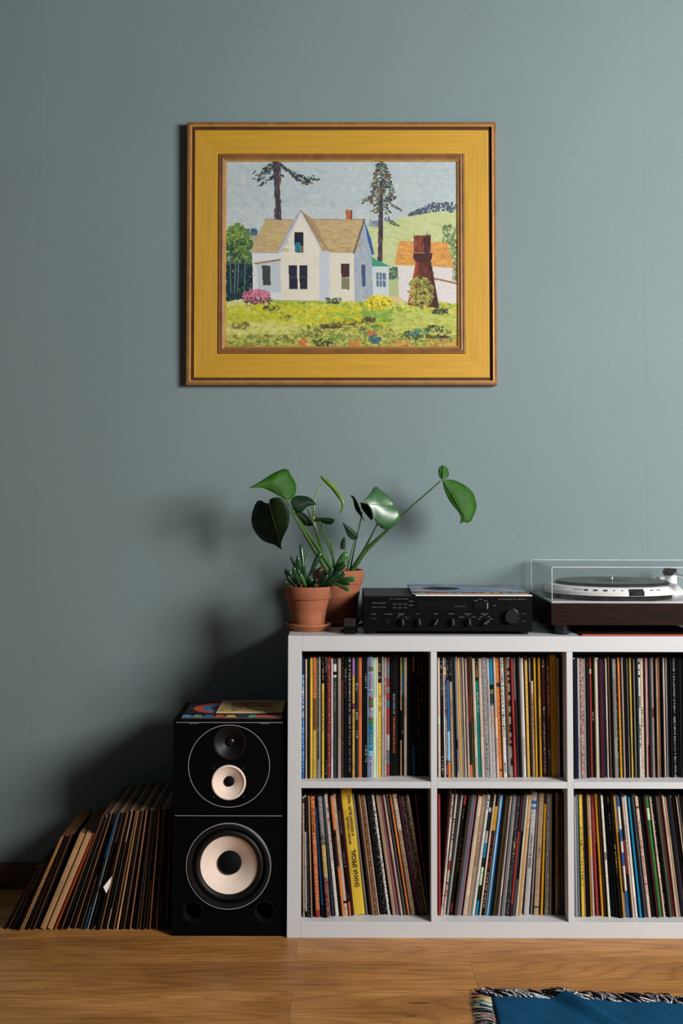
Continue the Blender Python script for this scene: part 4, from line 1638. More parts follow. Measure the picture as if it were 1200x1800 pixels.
    flat_sleeve((fx, YT - .010), 0.309, 0.309, 0, TOP + .0003, .0036, art_plain((34, 20, 18), (48, 26, 22)),  # dark cover colours put the plinth's shadow into the sleeve top
                'red-edged record sleeve lying on the shelf under the turntable', (172, 58, 36), 'sleeves lying flat')


M['label_grey'] = simple('record_label_grey', (52, 50, 50), 0.5, var=0.2)
M['hinge_grey'] = simple('smoke_grey_plastic', (60, 60, 62), 0.35, var=0.05)
turntable()


# ================================================================== flower pots
def pots():
    # small pot in its saucer
    YS_ = at_z(541, 1112, TOP).y + 0.062
    cx = at(541.5, 1060, YS_).x
    c = (cx, YS_, 0)
    rt = at(541, 1033, YS_ - .064).z
    sr = .0625
    s = thing('plant_saucer', (cx, YS_, TOP), 'terracotta saucer under the small pot at the shelf corner', 'saucer', 'terracotta saucers')
    MB().lathe([(.044, TOP + .0003), (.050, TOP + .0008), (.0535, TOP + .006), (sr - .004, TOP + .010), (sr, TOP + .0145), (sr, TOP + .019), (sr - .003, TOP + .0205), (sr - .006, TOP + .019),
                (sr - .008, TOP + .011), (.045, TOP + .006), (0.0, TOP + .0055)], c, 'Z', 56).build('dish', M['terracotta'], s, smooth=True, angle=35)
    zb = TOP + .0062
    rr = .0655
    small = thing('potted_succulent', (cx, YS_, zb), 'bushy dark green succulent in a small terracotta pot on a saucer', 'potted plant')
    MB().lathe([(.038, zb), (.0395, zb + .002), (.0575, rt - .034), (.0615, rt - .0335), (.0625, rt - .032), (rr, rt - .004), (rr - .001, rt - .001), (rr - .0035, rt), (rr - .0065, rt - .0015),
                (rr - .008, rt - .012), (.045, zb + .012), (0, zb + .010)], c, 'Z', 64).build('pot', M['terracotta'], small, smooth=True, angle=35)
    MB().lathe([(rr - .0085, rt - .012), (.04, rt - .008), (0, rt - .006)], c, 'Z', 40).build('soil', M['soil'], small, smooth=True)

    def Z8(u, v, y):
        return at(480 + u / 6.667, 940 + v / 6.667, y)
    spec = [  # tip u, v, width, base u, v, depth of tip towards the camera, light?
        (318, 100, 42, 372, 470, .012, 0), (205, 250, 26, 275, 430, .0, 0), (287, 246, 44, 325, 450, -.015, 0), (136, 400, 52, 245, 600, .005, 0), (128, 540, 40, 215, 618, -.02, 0),
        (238, 372, 50, 315, 590, -.03, 0), (345, 335, 46, 372, 570, -.045, 0), (318, 462, 44, 385, 618, -.056, 1), (185, 420, 44, 300, 605, -.04, 0), (404, 216, 22, 365, 400, .02, 1),
        (560, 196, 60, 425, 480, -.01, 0), (578, 368, 24, 480, 470, -.03, 0), (520, 520, 44, 420, 612, -.048, 0), (430, 486, 46, 405, 618, -.03, 0), (470, 560, 40, 500, 618, -.03, 0),
        (610, 400, 56, 560, 600, .0, 0), (868, 206, 74, 705, 440, -.02, 1), (855, 320, 66, 690, 500, -.035, 0), (845, 432, 60, 610, 605, -.045, 0), (700, 380, 50, 590, 590, -.02, 0),
        (974, 520, 56, 730, 530, -.05, 1), (908, 566, 50, 735, 556, -.058, 1), (905, 654, 44, 690, 552, -.066, 1), (790, 440, 54, 560, 608, -.05, 0), (262, 300, 34, 330, 520, .01, 0), (160, 470, 40, 260, 618, -.01, 0),
        (640, 470, 50, 540, 610, -.04, 0)]
    rnd = random.Random(9)
    for (tu, tv, w, bu, bv, dy, lt) in spec:
        p0 = Z8(bu, bv, YS_ + dy * .3)
        p1 = Z8(tu, tv, YS_ + dy)
        mid = (p0 + p1) / 2 + Vector((rnd.uniform(-.003, .003), -.004, rnd.uniform(-.002, .004)))
        pts, rad = [], []
        rw = w / 6.667 * .00152 / 2 * 1.15
        for k in range(11):
            t = k / 10
            pts.append(p0 * (1 - t) ** 2 + mid * 2 * t * (1 - t) + p1 * t * t)
            rad.append(rw * (0.42 + 0.58 * math.sin(min(1, t * 1.25) * math.pi / 2)) * (1 if t < .8 else math.sqrt(max(0.02, 1 - ((t - .8) / .2) ** 2))))
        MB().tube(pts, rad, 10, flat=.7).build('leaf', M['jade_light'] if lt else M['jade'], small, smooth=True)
    # trunk bits joining the leaves to the soil
    for bu, bv, tu, tv in ((370, 640, 370, 440), (480, 640, 430, 460), (560, 640, 700, 450), (600, 640, 735, 545), (300, 640, 300, 520)):
        MB().tube([Z8(bu, bv, YS_), Z8((bu + tu) / 2, (bv + tv) / 2, YS_ - .01), Z8(tu, tv, YS_ - .012)], [.006, .005, .0035], 8).build('stem', M['jade'], small, smooth=True)

    # large pot behind, on a dark saucer
    YL = YS_ + 0.142
    cx2 = at(594, 1040, YL).x
    c2 = (cx2, YL, 0)
    rt2 = at(594, 1004, YL - .073).z
    r2 = .0735
    s = thing('plant_saucer', (cx2, YL, TOP), 'terracotta saucer under the larger pot behind, in shade', 'saucer', 'terracotta saucers')
    MB().lathe([(.050, TOP + .0003), (.056, TOP + .001), (.062, TOP + .010), (.064, TOP + .0165), (.061, TOP + .0185), (.057, TOP + .010), (.048, TOP + .006), (0, TOP + .0055)], c2, 'Z', 56).build('dish', M['terracotta'], s, smooth=True, angle=35)
    zb2 = TOP + .0062
    big = thing('potted_monstera', (cx2, YL, zb2), 'tall monstera with heart-shaped leaves in the larger terracotta pot', 'potted plant')
    MB().lathe([(.044, zb2), (.0455, zb2 + .002), (.0665, rt2 - .040), (.0695, rt2 - .0395), (.0705, rt2 - .038), (r2, rt2 - .004), (r2 - .001, rt2 - .001), (r2 - .0035, rt2), (r2 - .0065, rt2 - .0015),
                (r2 - .008, rt2 - .014), (.052, zb2 + .012), (0, zb2 + .010)], c2, 'Z', 64).build('pot', M['terracotta'], big, smooth=True, angle=35)
    MB().lathe([(r2 - .009, rt2 - .014), (.045, rt2 - .009), (0, rt2 - .007)], c2, 'Z', 40).build('soil', M['soil'], big, smooth=True)
    zs = rt2 - .010

    def Z6(u, v):
        return (430 + u / 5.4545, 800 + v / 5.4545)

    def Z7(u, v):
        return (600 + u / 4.8, 800 + v / 4.8)

    def resample(pl, n):
        pl = [Vector((*p, 0)) for p in pl]
        d = [0]
        for a, b in zip(pl[:-1], pl[1:]):
            d.append(d[-1] + (b - a).length)
        # smooth the traced corners a little (Catmull-Rom)
        out = []
        for i in range(n + 1):
            s = d[-1] * i / n
            k = max(j for j in range(len(d)) if d[j] <= s + 1e-9)
            k = min(k, len(pl) - 2)
            t = (s - d[k]) / max(1e-9, d[k + 1] - d[k])
            p0, p1, p2, p3 = pl[max(k - 1, 0)], pl[k], pl[k + 1], pl[min(k + 2, len(pl) - 1)]
            out.append(0.5 * ((2 * p1) + (p2 - p0) * t + (2 * p0 - 5 * p1 + 4 * p2 - p3) * t * t + (3 * p1 - p0 - 3 * p2 + p3) * t ** 3))
        return out

    def leaf(Zf, left, mid, right, y_base, y_tip, roll, cup, mat, label=None, n=18, rib_mat=None):
        """blade spanned between two rims and the midrib; roll turns it about the midrib, cup folds it, metres"""
        L, Mi, Rr = (resample(q, n) for q in (left, mid, right))
        m = MB()
        cols = 9
        rows = []
        for i in range(n + 1):
            f = i / n
            y0 = y_base + (y_tip - y_base) * f
            r = []
            for j in range(cols):
                g = j / (cols - 1) * 2 - 1
                p = Mi[i].lerp(L[i], -g) if g < 0 else Mi[i].lerp(Rr[i], g)
                rim = ((L[i] - Mi[i]).length if g < 0 else (Rr[i] - Mi[i]).length)
                k = min(1.0, rim / 130.0)
                y = y0 + roll * g * k + cup * (g * g) * k + 0.0012 * math.sin(f * 9 + g * 3) * k - (0.0016 if abs(g) < .1 else 0)
                r.append(m.vert(at(*Zf(p.x, p.y), y)))
            rows.append(r)
        for i in range(n):
            for j in range(cols - 1):
                m.face((rows[i][j], rows[i][j + 1], rows[i + 1][j + 1], rows[i + 1][j]))
        ob = m.build('leaf', mat, big, smooth=True, label=label)
        sd = ob.modifiers.new('thickness', 'SOLIDIFY')
        sd.thickness = 0.0007
        pts = [Vector(m.v[rows[i][4]]) + Vector((0, -.0007, 0)) for i in range(0, n + 1)]
        rib = MB().tube(pts, [(.0011 * (1 - i / n) + .0003) for i in range(n + 1)], 6).build('midrib', rib_mat or M['rib'], ob, big.location, smooth=True)
        return ob

    yl = YL
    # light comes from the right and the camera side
    leaf(Z6, [(410, 440), (470, 400), (495, 330), (485, 265), (437, 180), (402, 130), (300, 160), (150, 250), (45, 312)],
         [(410, 440), (350, 365), (290, 285), (180, 278), (45, 315)],
         [(410, 440), (330, 392), (240, 342), (150, 312), (45, 318)], yl - .13, yl - .17, -.012, .014, M['leaf'], 'broad mid-green leaf pointing left')
    leaf(Z6, [(235, 460), (200, 462), (140, 428), (103, 465), (70, 560), (65, 650), (100, 740), (180, 825), (290, 862), (335, 898), (355, 905)],
         [(235, 460), (262, 580), (312, 760), (355, 905)],
         [(235, 460), (234, 428), (270, 410), (330, 408), (390, 440), (425, 520), (430, 600), (410, 700), (362, 800), (345, 850), (355, 905)], yl - .125, yl - .10, -.032, .012, M['leaf_shaded'], 'large shade-darkened heart-shaped leaf hanging down', rib_mat=M['rib_shaded'])
    leaf(Z6, [(435, 445), (480, 395), (560, 390), (630, 412), (690, 475)], [(435, 445), (520, 455), (600, 462), (690, 475)],
         [(435, 445), (465, 520), (510, 552), (560, 535), (592, 500), (640, 482), (690, 475)], yl - .09, yl - .07, -.01, .012, M['leaf_shaded'], rib_mat=M['rib_shaded'])
    leaf(Z6, [(482, 545), (550, 548), (620, 600), (660, 668)], [(482, 545), (540, 595), (600, 640), (660, 668)],
         [(482, 545), (510, 610), (560, 665), (620, 680), (660, 668)], yl - .06, yl - .045, .008, .008, M['leaf_shaded'], rib_mat=M['rib_shaded'])
    leaf(Z6, [(665, 632), (690, 602), (760, 600), (850, 608), (862, 630)], [(665, 632), (740, 622), (800, 630), (862, 630)],
         [(665, 632), (720, 642), (790, 662), (832, 660), (862, 630)], yl - .05, yl - .05, .016, .006, M['leaf_shaded'], rib_mat=M['rib_shaded'])
    leaf(Z6, [(1140, 628), (1115, 540), (1078, 450), (1045, 395), (1012, 384)], [(1140, 628), (1108, 555), (1065, 470), (1012, 384)],
         [(1140, 628), (1103, 578), (1060, 520), (1040, 440), (1028, 397), (1012, 384)], yl - .02, yl - .02, .012, .006, M['leaf_shaded'], rib_mat=M['rib_shaded'])
    leaf(Z6, [(1075, 805), (1085, 770), (1020, 700), (935, 645)], [(1075, 805), (1040, 760), (990, 710), (935, 645)],
         [(1075, 805), (1030, 810), (985, 770), (955, 700), (935, 645)], yl - .03, yl - .05, -.008, .006, M['leaf_shaded'], rib_mat=M['rib_shaded'])
    leaf(Z6, [(945, 905), (915, 890), (922, 830), (955, 780)], [(945, 905), (942, 860), (955, 780)], [(945, 905), (965, 890), (966, 820), (955, 780)], yl - .04, yl - .04, .006, .004, M['leaf_shaded'], rib_mat=M['rib_shaded'])
    leaf(Z7, [(435, 428), (443, 405), (400, 345), (330, 295), (285, 265), (225, 345), (165, 398)], [(435, 428), (360, 425), (270, 415), (165, 400)],
         [(435, 428), (470, 445), (498, 500), (480, 570), (377, 628), (300, 580), (268, 500), (235, 422), (165, 402)], yl - .060, yl - .100, -.010, .012, M['leaf_gloss'], 'glossy leaf catching the light')
    leaf(Z7, [(160, 404), (200, 400), (242, 450), (266, 530), (250, 548)], [(160, 404), (195, 440), (228, 500), (250, 548)], [(160, 404), (172, 452), (215, 510), (250, 548)], yl - .045, yl - .045, .01, .006, M['leaf_shaded'], rib_mat=M['rib_shaded'])
    leaf(Z7, [(850, 206), (870, 300), (920, 400), (985, 480), (1006, 530), (998, 580)], [(852, 206), (915, 310), (990, 440), (1040, 530), (998, 580)],
         [(855, 206), (900, 205), (960, 215), (1050, 260), (1110, 320), (1131, 380), (1138, 450), (1085, 565), (1035, 562), (998, 580)], yl - .07, yl - .075, .008, .012, M['leaf'], 'leaf on the longest stalk at the right')
    leaf(Z7, [(850, 206), (825, 185), (817, 130), (832, 95), (857, 84)], [(850, 206), (855, 150), (857, 84)], [(850, 206), (896, 186), (906, 150), (888, 105), (857, 84)], yl - .07, yl - .06, .004, .008, M['leaf'])

    def stalk(Zf, pts, ys, rads, mat, name='stalk'):
        P3 = [at(*Zf(u, v), y) for (u, v), y in zip(pts, ys)]
        out, rr_ = [], []
        n = len(P3)
        for i in range(n - 1):
            p0, p1, p2, p3 = P3[max(i - 1, 0)], P3[i], P3[i + 1], P3[min(i + 2, n - 1)]
            for s in range(6):
                t = s / 6
                out.append(0.5 * ((2 * p1) + (p2 - p0) * t + (2 * p0 - 5 * p1 + 4 * p2 - p3) * t * t + (3 * p1 - p0 - 3 * p2 + p3) * t ** 3))
                rr_.append(rads[i] + (rads[i + 1] - rads[i]) * t)
        out.append(P3[-1]); rr_.append(rads[-1])
        MB().tube(out, rr_, 10).build(name, mat, big, smooth=True)
    k = .0016
    stalk(Z7, [(845, 210), (680, 355), (505, 512), (385, 635), (200, 810), (85, 985)], [yl - .07, yl - .06, yl - .05, yl - .04, yl - .02, yl], [1.0 * k, 1.3 * k, 1.7 * k, 2.6 * k, 4.0 * k, 4.8 * k], M['stem'])
    stalk(Z7, [(305, 575), (250, 685), (190, 800), (80, 985)], [yl - .075, yl - .06, yl - .04, yl - .01], [1.3 * k, 1.6 * k, 2.2 * k, 3.2 * k], M['stem'])
    stalk(Z7, [(175, 480), (150, 600), (120, 730), (70, 985)], [yl - .03, yl - .03, yl - .02, yl], [.8 * k, 1.0 * k, 1.2 * k, 1.6 * k], M['stem'])
    stalk(Z7, [(110, 705), (80, 830), (45, 985)], [yl - .03, yl - .03, yl - .01], [.9 * k, 1.1 * k, 1.6 * k], M['stem'])
    stalk(Z6, [(408, 440), (455, 530), (560, 690), (700, 890), (850, 1120)], [yl - .13, yl - .115, yl - .09, yl - .05, yl - .01], [1.2 * k, 1.6 * k, 3.2 * k, 3.6 * k, 4.2 * k], M['stem'])
    stalk(Z6, [(400, 500), (480, 600), (590, 780), (690, 950), (800, 1130)], [yl - .125, yl - .12, yl - .10, yl - .07, yl - .03], [1.2 * k, 1.6 * k, 2.8 * k, 3.4 * k, 3.8 * k], M['stem'])
    stalk(Z6, [(600, 510), (640, 610), (690, 740), (740, 900), (850, 1120)], [yl - .08, yl - .06, yl - .05, yl - .03, yl - .0], [1.2 * k, 1.5 * k, 2.3 * k, 2.7 * k, 3.2 * k], M['stem'])
    stalk(Z6, [(752, 272), (700, 335), (672, 420), (664, 520), (662, 630), (700, 760)], [yl - .045, yl - .045, yl - .045, yl - .045, yl - .045, yl - .045], [1.3 * k, 1.4 * k, 1.5 * k, 1.6 * k, 1.7 * k, 1.9 * k], M['stem_pale'])
    stalk(Z6, [(635, 490), (700, 600), (780, 770), (835, 900), (860, 1120)], [yl - .06, yl - .05, yl - .04, yl - .03, yl], [.9 * k, 1.1 * k, 1.3 * k, 1.8 * k, 2.6 * k], M['stem'])
    stalk(Z6, [(748, 650), (745, 740), (790, 840), (850, 1000), (865, 1120)], [yl - .05, yl - .05, yl - .04, yl - .02, yl], [.9 * k, 1.0 * k, 1.2 * k, 1.7 * k, 2.4 * k], M['stem'])
    stalk(Z6, [(822, 760), (838, 840), (840, 940)], [yl - .03, yl - .03, yl - .03], [.3 * k, .8 * k, 1.1 * k], M['stem'], 'leaf_sheath')
    stalk(Z6, [(948, 900), (975, 940), (985, 1000), (990, 1110)], [yl - .04, yl - .035, yl - .03, yl - .01], [.7 * k, .8 * k, .9 * k, 1.1 * k], M['stem'])
    # rolled young leaf
    stalk(Z6, [(732, 200), (765, 235), (838, 300), (898, 380), (938, 450), (934, 515), (905, 560)], [yl - .045, yl - .047, yl - .05, yl - .055, yl - .06, yl - .06, yl - .058], [2.0 * k, 3.4 * k, 4.6 * k, 4.2 * k, 2.8 * k, 1.8 * k, .5 * k], M['leaf_new'], 'rolled_leaf')


pots()


# small black clamp block between pot and receiver
def block():
    y = at_z(615, 1115, TOP).y + .004
    a, b = at(603, 1100, y), at(628.5, 1100, y)
    w = (b.x - a.x) * .8
    c = Vector((a.x + w / 2 + .001, y, TOP))
    root = thing('cable_block', c, 'small black plastic block with a cable between pot and receiver', 'adapter')
    h = .038
    MB().box(c.x - w / 2, c.x + w / 2, y, y + .042, TOP + .0003, TOP + .010, .0012).build('base', M['black_matt'], root)
    MB().box(c.x - w / 2 + .003, c.x + w / 2 - .0008, y + .003, y + .040, TOP + .0102, TOP + .020, .0012).build('waist', M['black_gloss'], root)
    m = MB().box(c.x - w / 2, c.x + w / 2, y, y + .042, TOP + .0202, TOP + h, .0012)
    m.v = [(q[0], q[1], q[2]) for q in m.v]
    m.build('head', M['block_grey'], root)
    MB().tube([(c.x - w / 2 + .002, y + .03, TOP + .006), (c.x - w / 2 - .012, y + .032, TOP + .004), (c.x - .028, y + .05, TOP + .0035), (c.x - .02, y + .12, TOP + .0035), (c.x + .01, y + .22, TOP + .0035)], .0028, 8).build('cable', M['black_matt'], root, smooth=True)
    root.rotation_euler = (0, 0, R(-9))


M['block_grey'] = simple('worn_black_plastic', (30, 30, 33), 0.5, var=0.25, nscale=120)
block()


# ================================================================== framed painting
def painting_art():
    fx = lambda x, y: ((x - 50) / 1105 * 406, (y - 52) / 910 * 334)
    p = Painter(406, 334, fx, (176, 190, 194))
    p.dabs(2600, (50, 52, 1155, 480), [(172, 188, 194), (184, 195, 197), (166, 184, 192), (190, 197, 194), (178, 190, 190)], (3, 8), (1, 3), (.2, .7), .6, jit=4)
    p.dabs(500, (50, 280, 740, 420), [(190, 198, 198), (182, 194, 196)], (3, 8), (1, 3), (.1, .5), .6, jit=4)
    # distant hill
    p.poly([(735, 380), (800, 352), (900, 325), (1000, 302), (1075, 290), (1155, 297), (1155, 640), (735, 640)], (190, 200, 146))
    p.dabs(900, (735, 330, 1155, 600), [(184, 196, 134), (198, 206, 158), (176, 190, 122), (194, 200, 150)], (3, 8), (1, 2.4), (.25, .3), .6, jit=5)
    p.poly([(735, 300), (735, 382), (800, 354), (900, 327), (1000, 304), (1075, 291), (1155, 299), (1155, 270), (900, 280)], (178, 190, 192))
    for _ in range(150):
        x = p.r.uniform(925, 1155)
        top = 318 - 62 * min(1, (x - 920) / 110.0)
        p.dab(x, p.r.uniform(top, 300 + 18 * max(0, 1 - (x - 925) / 120)), p.r.uniform(1.5, 3.4), p.r.uniform(1, 2.4), p.r.uniform(0, 3), (78 + p.r.normal(0, 10), 90 + p.r.normal(0, 10), 106 + p.r.normal(0, 8)))
    p.dabs(60, (735, 345, 775, 372), [(120, 135, 150)], (1, 2.4), (.8, 1.6), (0, 1))
    # trees at the left
    p.dabs(60, (130, 385, 195, 430), [(64, 92, 104), (80, 108, 116)], (2, 4), (1.4, 2.4), (0, 1))
    p.poly([(130, 425), (200, 415), (190, 470), (130, 470)], (150, 168, 140))
    p.dabs(420, (44, 362, 160, 520), [(96, 130, 62), (112, 142, 66), (78, 112, 62), (130, 152, 70)], (2, 5), (1.2, 2.6), (.4, 1), .9, 'ell')
    p.dabs(700, (50, 440, 178, 740), [(70, 104, 62), (52, 86, 64), (92, 124, 60), (36, 66, 64)], (2, 5), (1.2, 2.6), (.9, .8), .85)
    p.dabs(420, (50, 560, 178, 740), [(26, 46, 62), (22, 40, 54), (34, 62, 66)], (2, 6), (1, 2.2), (1.5, .3), .85)
    for x in (68, 95, 110, 142):
        p.line((x, 540), (x + p.r.uniform(-8, 8), 700), 1.2, (120, 140, 130))
    p.dabs(40, (60, 400, 150, 540), [(206, 190, 70)], (.8, 1.6), (.6, 1.1), (0, 1))
    # the two conifers
    p.poly([(271, 52), (299, 52), (316, 340), (292, 340)], (66, 56, 66), 8)
    p.dabs(70, (280, 60, 312, 330), [(92, 80, 84), (48, 42, 54), (106, 92, 84)], (3, 8), (.7, 1.3), (1.5, .1))
    for (x0, y0, x1, y1, n, s) in ((272, 90, 190, 128, 40, 24), (272, 70, 225, 100, 22, 16), (285, 120, 205, 175, 20, 5), (300, 62, 370, 110, 40, 9), (360, 108, 450, 150, 60, 17), (430, 140, 490, 140, 18, 5), (385, 140, 440, 168, 16, 5), (300, 110, 330, 130, 8, 6)):
        for _ in range(n):
            t = p.r.rand()
            p.dab(x0 + (x1 - x0) * t + p.r.normal(0, s * .6), y0 + (y1 - y0) * t + p.r.normal(0, s * .5), p.r.uniform(1.5, 5), p.r.uniform(.6, 1.5), math.atan2(y1 - y0, x1 - x0) + p.r.normal(0, .5), [(48, 70, 72), (62, 88, 70), (58, 60, 84), (110, 96, 70), (36, 52, 58)][p.r.randint(5)])
    p.poly([(784, 150), (800, 150), (801, 400), (797, 545), (774, 545), (783, 380)], (66, 56, 66), 8)
    p.dabs(50, (778, 240, 800, 535), [(92, 80, 84), (48, 42, 54)], (3, 7), (.6, 1.2), (1.55, .1))
    for yy in range(55, 300, 6):
        wd = 26 + (yy - 55) * .24 if yy < 240 else 60 - (yy - 240) * .5
        for _ in range(8 if yy < 240 else 3):
            sx = p.r.uniform(-1, 1)
            x = 796 + sx * wd
            p.dab(x, yy + abs(sx) * 16 + p.r.normal(0, 4), p.r.uniform(1.8, 4.6), p.r.uniform(.8, 1.8), (0.5 if sx > 0 else -.5) + p.r.normal(0, .35), [(46, 70, 70), (62, 92, 72), (96, 84, 70), (140, 104, 64), (52, 58, 84), (84, 110, 92)][p.r.randint(6)])
    for (x0, y0, x1, y1, n, s) in ((780, 205, 705, 250, 36, 9), (800, 235, 895, 300, 22, 4), (815, 330, 870, 370, 26, 9), (790, 270, 745, 300, 8, 3)):
        for _ in range(n):
            t = p.r.rand()
            p.dab(x0 + (x1 - x0) * t + p.r.normal(0, s * .5), y0 + (y1 - y0) * t + p.r.normal(0, s * .5), p.r.uniform(1.5, 4), p.r.uniform(.6, 1.4), math.atan2(y1 - y0, x1 - x0) + p.r.normal(0, .4), [(60, 84, 74), (134, 104, 70), (52, 60, 78), (88, 110, 80)][p.r.randint(4)])
    # right tree
    p.dabs(220, (1090, 365, 1165, 640), [(104, 126, 78), (128, 146, 92), (82, 104, 72)], (2, 4.5), (1.2, 2.4), (.9, .8), .85)
    # far shrubs by the annex
    p.dabs(70, (825, 575, 880, 640), [(62, 96, 92), (90, 120, 86)], (2, 4), (1.2, 2.2), (0, 1))
    p.poly([(826, 636), (880, 630), (882, 735), (826, 735)], (170, 182, 132))
    # barn
    p.poly([(872, 566), (1135, 577), (1132, 640), (1155, 655), (1155, 757), (878, 738)], (214, 208, 206), 6)
    for x in range(885, 1150, 15):
        p.line((x, 580), (x, 735), 1, (204, 198, 196))
    p.poly([(878, 444), (1108, 452), (1143, 576), (857, 560)], (204, 148, 78), 8)
    p.dabs(200, (880, 450, 1110, 560), [(214, 160, 70), (204, 142, 84), (196, 138, 96), (222, 160, 60), (190, 132, 76)], (3, 7), (1, 2), (.1, .2), .7)
    p.line((1045, 628), (1155, 655), 2.2, (150, 110, 66))
    # house walls
    p.poly([(175, 500), (312, 500), (318, 735), (180, 722)], (208, 210, 210), 5)
    p.poly([(196, 556), (312, 540), (316, 700), (204, 694)], (182, 192, 200), 5)
    p.poly([(540, 496), (664, 496), (666, 746), (497, 738)], (212, 209, 192), 5)
    p.poly([(405, 305), (502, 490), (496, 737), (316, 735), (308, 500)], (216, 212, 198), 5)
    p.dabs(260, (320, 480, 495, 735), [(222, 218, 204), (208, 206, 190), (214, 208, 178), (216, 210, 196)], (3, 7), (1, 2.4), (1.2, .5), .5, jit=3)
    p.poly([(497, 490), (544, 498), (545, 738), (496, 737)], (190, 196, 208), 5)
    p.poly([(710, 345), (752, 505), (753, 722), (665, 746), (662, 500)], (154, 168, 180), 5)
    p.dabs(160, (668, 420, 750, 735), [(166, 178, 188), (146, 162, 178), (176, 182, 182)], (3, 7), (1, 2.2), (1.2, .4), .6, jit=4)
    p.poly([(712, 342), (742, 430), (760, 512), (746, 510), (728, 440)], (48, 88, 150), 6)
    # annex
    p.poly([(750, 565), (830, 570), (827, 732), (752, 722)], (196, 204, 206), 5)
    p.poly([(747, 524), (834, 569), (750, 571)], (62, 146, 118), 7)
    p.poly([(768, 600), (816, 602), (814, 672), (770, 670)], (92, 116, 138), 8)
    for x in (782, 797):
        p.line((x, 602), (x, 670), 1.2, (206, 210, 210))
    p.line((768, 636), (815, 638), 1.2, (206, 210, 210))
    # roofs
    p.poly([(238, 338), (370, 340), (300, 500), (164, 500)], (186, 164, 122), 6)
    p.poly([(468, 338), (712, 338), (662, 502), (540, 497)], (186, 164, 122), 6)
    p.poly([(405, 292), (470, 340), (542, 492), (500, 490), (412, 318)], (166, 140, 108), 7)
    for b in ((240, 342, 340, 495), (190, 420, 300, 495), (500, 345, 690, 490), (540, 420, 670, 495)):
        p.dabs(150, b, [(194, 174, 126), (176, 152, 120), (196, 166, 146), (186, 178, 96), (190, 168, 120), (170, 158, 92), (168, 140, 112)], (3, 7), (.9, 1.8), (.05, .25), .6, jit=5)
    p.poly([(368, 340), (400, 300), (404, 312), (318, 498), (298, 500)], (186, 164, 122), 5)
    p.line((404, 296), (306, 498), 4, (176, 186, 200))
    p.line((405, 294), (300, 490), 1.4, (140, 120, 92))
    p.line((408, 306), (502, 488), 3, (204, 206, 208))
    p.line((405, 292), (540, 488), 1.4, (120, 104, 84))
    p.line((238, 338), (368, 340), 1.3, (120, 108, 90))
    p.line((470, 338), (712, 338), 1.3, (130, 112, 92))
    p.line((165, 502), (300, 502), 1.6, (140, 128, 110))
    p.line((540, 499), (662, 502), 1.6, (150, 140, 120))
    p.line((712, 340), (662, 502), 2.2, (112, 100, 90))
    p.poly([(622, 290), (655, 291), (653, 338), (624, 336)], (178, 98, 66), 8)
    p.poly([(645, 292), (655, 292), (653, 338), (645, 338)], (128, 70, 54), 6)
    p.poly([(183, 553), (310, 532), (312, 541), (184, 560)], (150, 112, 74), 6)
    # windows
    p.poly([(376, 402), (421, 401), (419, 501), (379, 500)], (30, 34, 52), 6)
    p.poly([(380, 455), (405, 450), (406, 498), (380, 496)], (36, 118, 138), 8)
    p.poly([(404, 470), (418, 468), (417, 499), (404, 498)], (110, 112, 84), 8)
    for a_, b_ in ((350, 392), (401, 440)):
        p.poly([(a_, 563), (b_ - 1, 563), (b_, 681), (a_ + 2, 681)], (34, 38, 56), 7)
        p.line((a_, 622), (b_, 622), 1.3, (84, 84, 92))
    p.line((348, 684), (441, 684), 2, (196, 190, 172))
    p.poly([(222, 565), (262, 566), (264, 663), (227, 662)], (58, 66, 62), 10)
    p.poly([(600, 557), (640, 556), (641, 683), (603, 682)], (66, 42, 50), 9)
    p.poly([(603, 625), (640, 625), (641, 682), (604, 682)], (120, 124, 90), 12)
    p.line((600, 625), (641, 625), 1.6, (196, 196, 190))
    p.poly([(698, 560), (716, 562), (717, 670), (700, 668)], (70, 84, 116), 8)
    # meadow
    p.poly([(50, 742), (180, 735), (320, 735), (500, 740), (665, 746), (755, 735), (880, 745), (1155, 760), (1155, 962), (50, 962)], (160, 172, 60), 8)
    p.poly([(830, 712), (878, 720), (925, 765), (850, 770)], (204, 186, 140), 6)
    p.poly([(1070, 756), (1155, 757), (1155, 815), (1100, 800)], (198, 180, 110), 6)
    pal = [(188, 190, 62), (172, 180, 52), (150, 170, 60), (206, 206, 124), (120, 152, 62), (196, 188, 40), (204, 200, 90)]
    p.dabs(2600, (50, 748, 1155, 880), pal, (2, 6), (1, 2.6), (.1, .7), .8)
    low = [(150, 160, 60), (170, 176, 84), (116, 140, 62), (90, 112, 60), (190, 184, 96), (130, 120, 60), (200, 190, 110)]
    p.dabs(2200, (50, 862, 1155, 965), low, (2, 6), (1, 2.6), (.1, .8), .8)
    p.dabs(420, (60, 840, 390, 900), [(204, 202, 126), (194, 194, 108), (184, 186, 88)], (3, 7), (1.4, 3), (-.1, .4), .8)
    p.dabs(260, (60, 738, 175, 790), [(206, 208, 150), (196, 198, 120)], (2, 6), (1.2, 2.6), (0, .5), .8, 'ell')
    p.dabs(500, (550, 790, 900, 840), [(128, 166, 70), (110, 150, 64), (148, 172, 66)], (3, 7), (1.2, 2.6), (-.05, .3), .8)
    p.dabs(500, (850, 790, 1155, 880), [(176, 184, 84), (188, 192, 100), (160, 174, 80)], (3, 7), (1.2, 2.6), (.1, .4), .8)
    for _ in range(130):
        t = p.r.rand()
        p.dab(505 + 265 * t, 868 - 38 * t + p.r.normal(0, 7), p.r.uniform(2, 6), p.r.uniform(.8, 1.8), -.12 + p.r.normal(0, .2), [(92, 78, 44), (70, 60, 38), (110, 100, 50)][p.r.randint(3)])
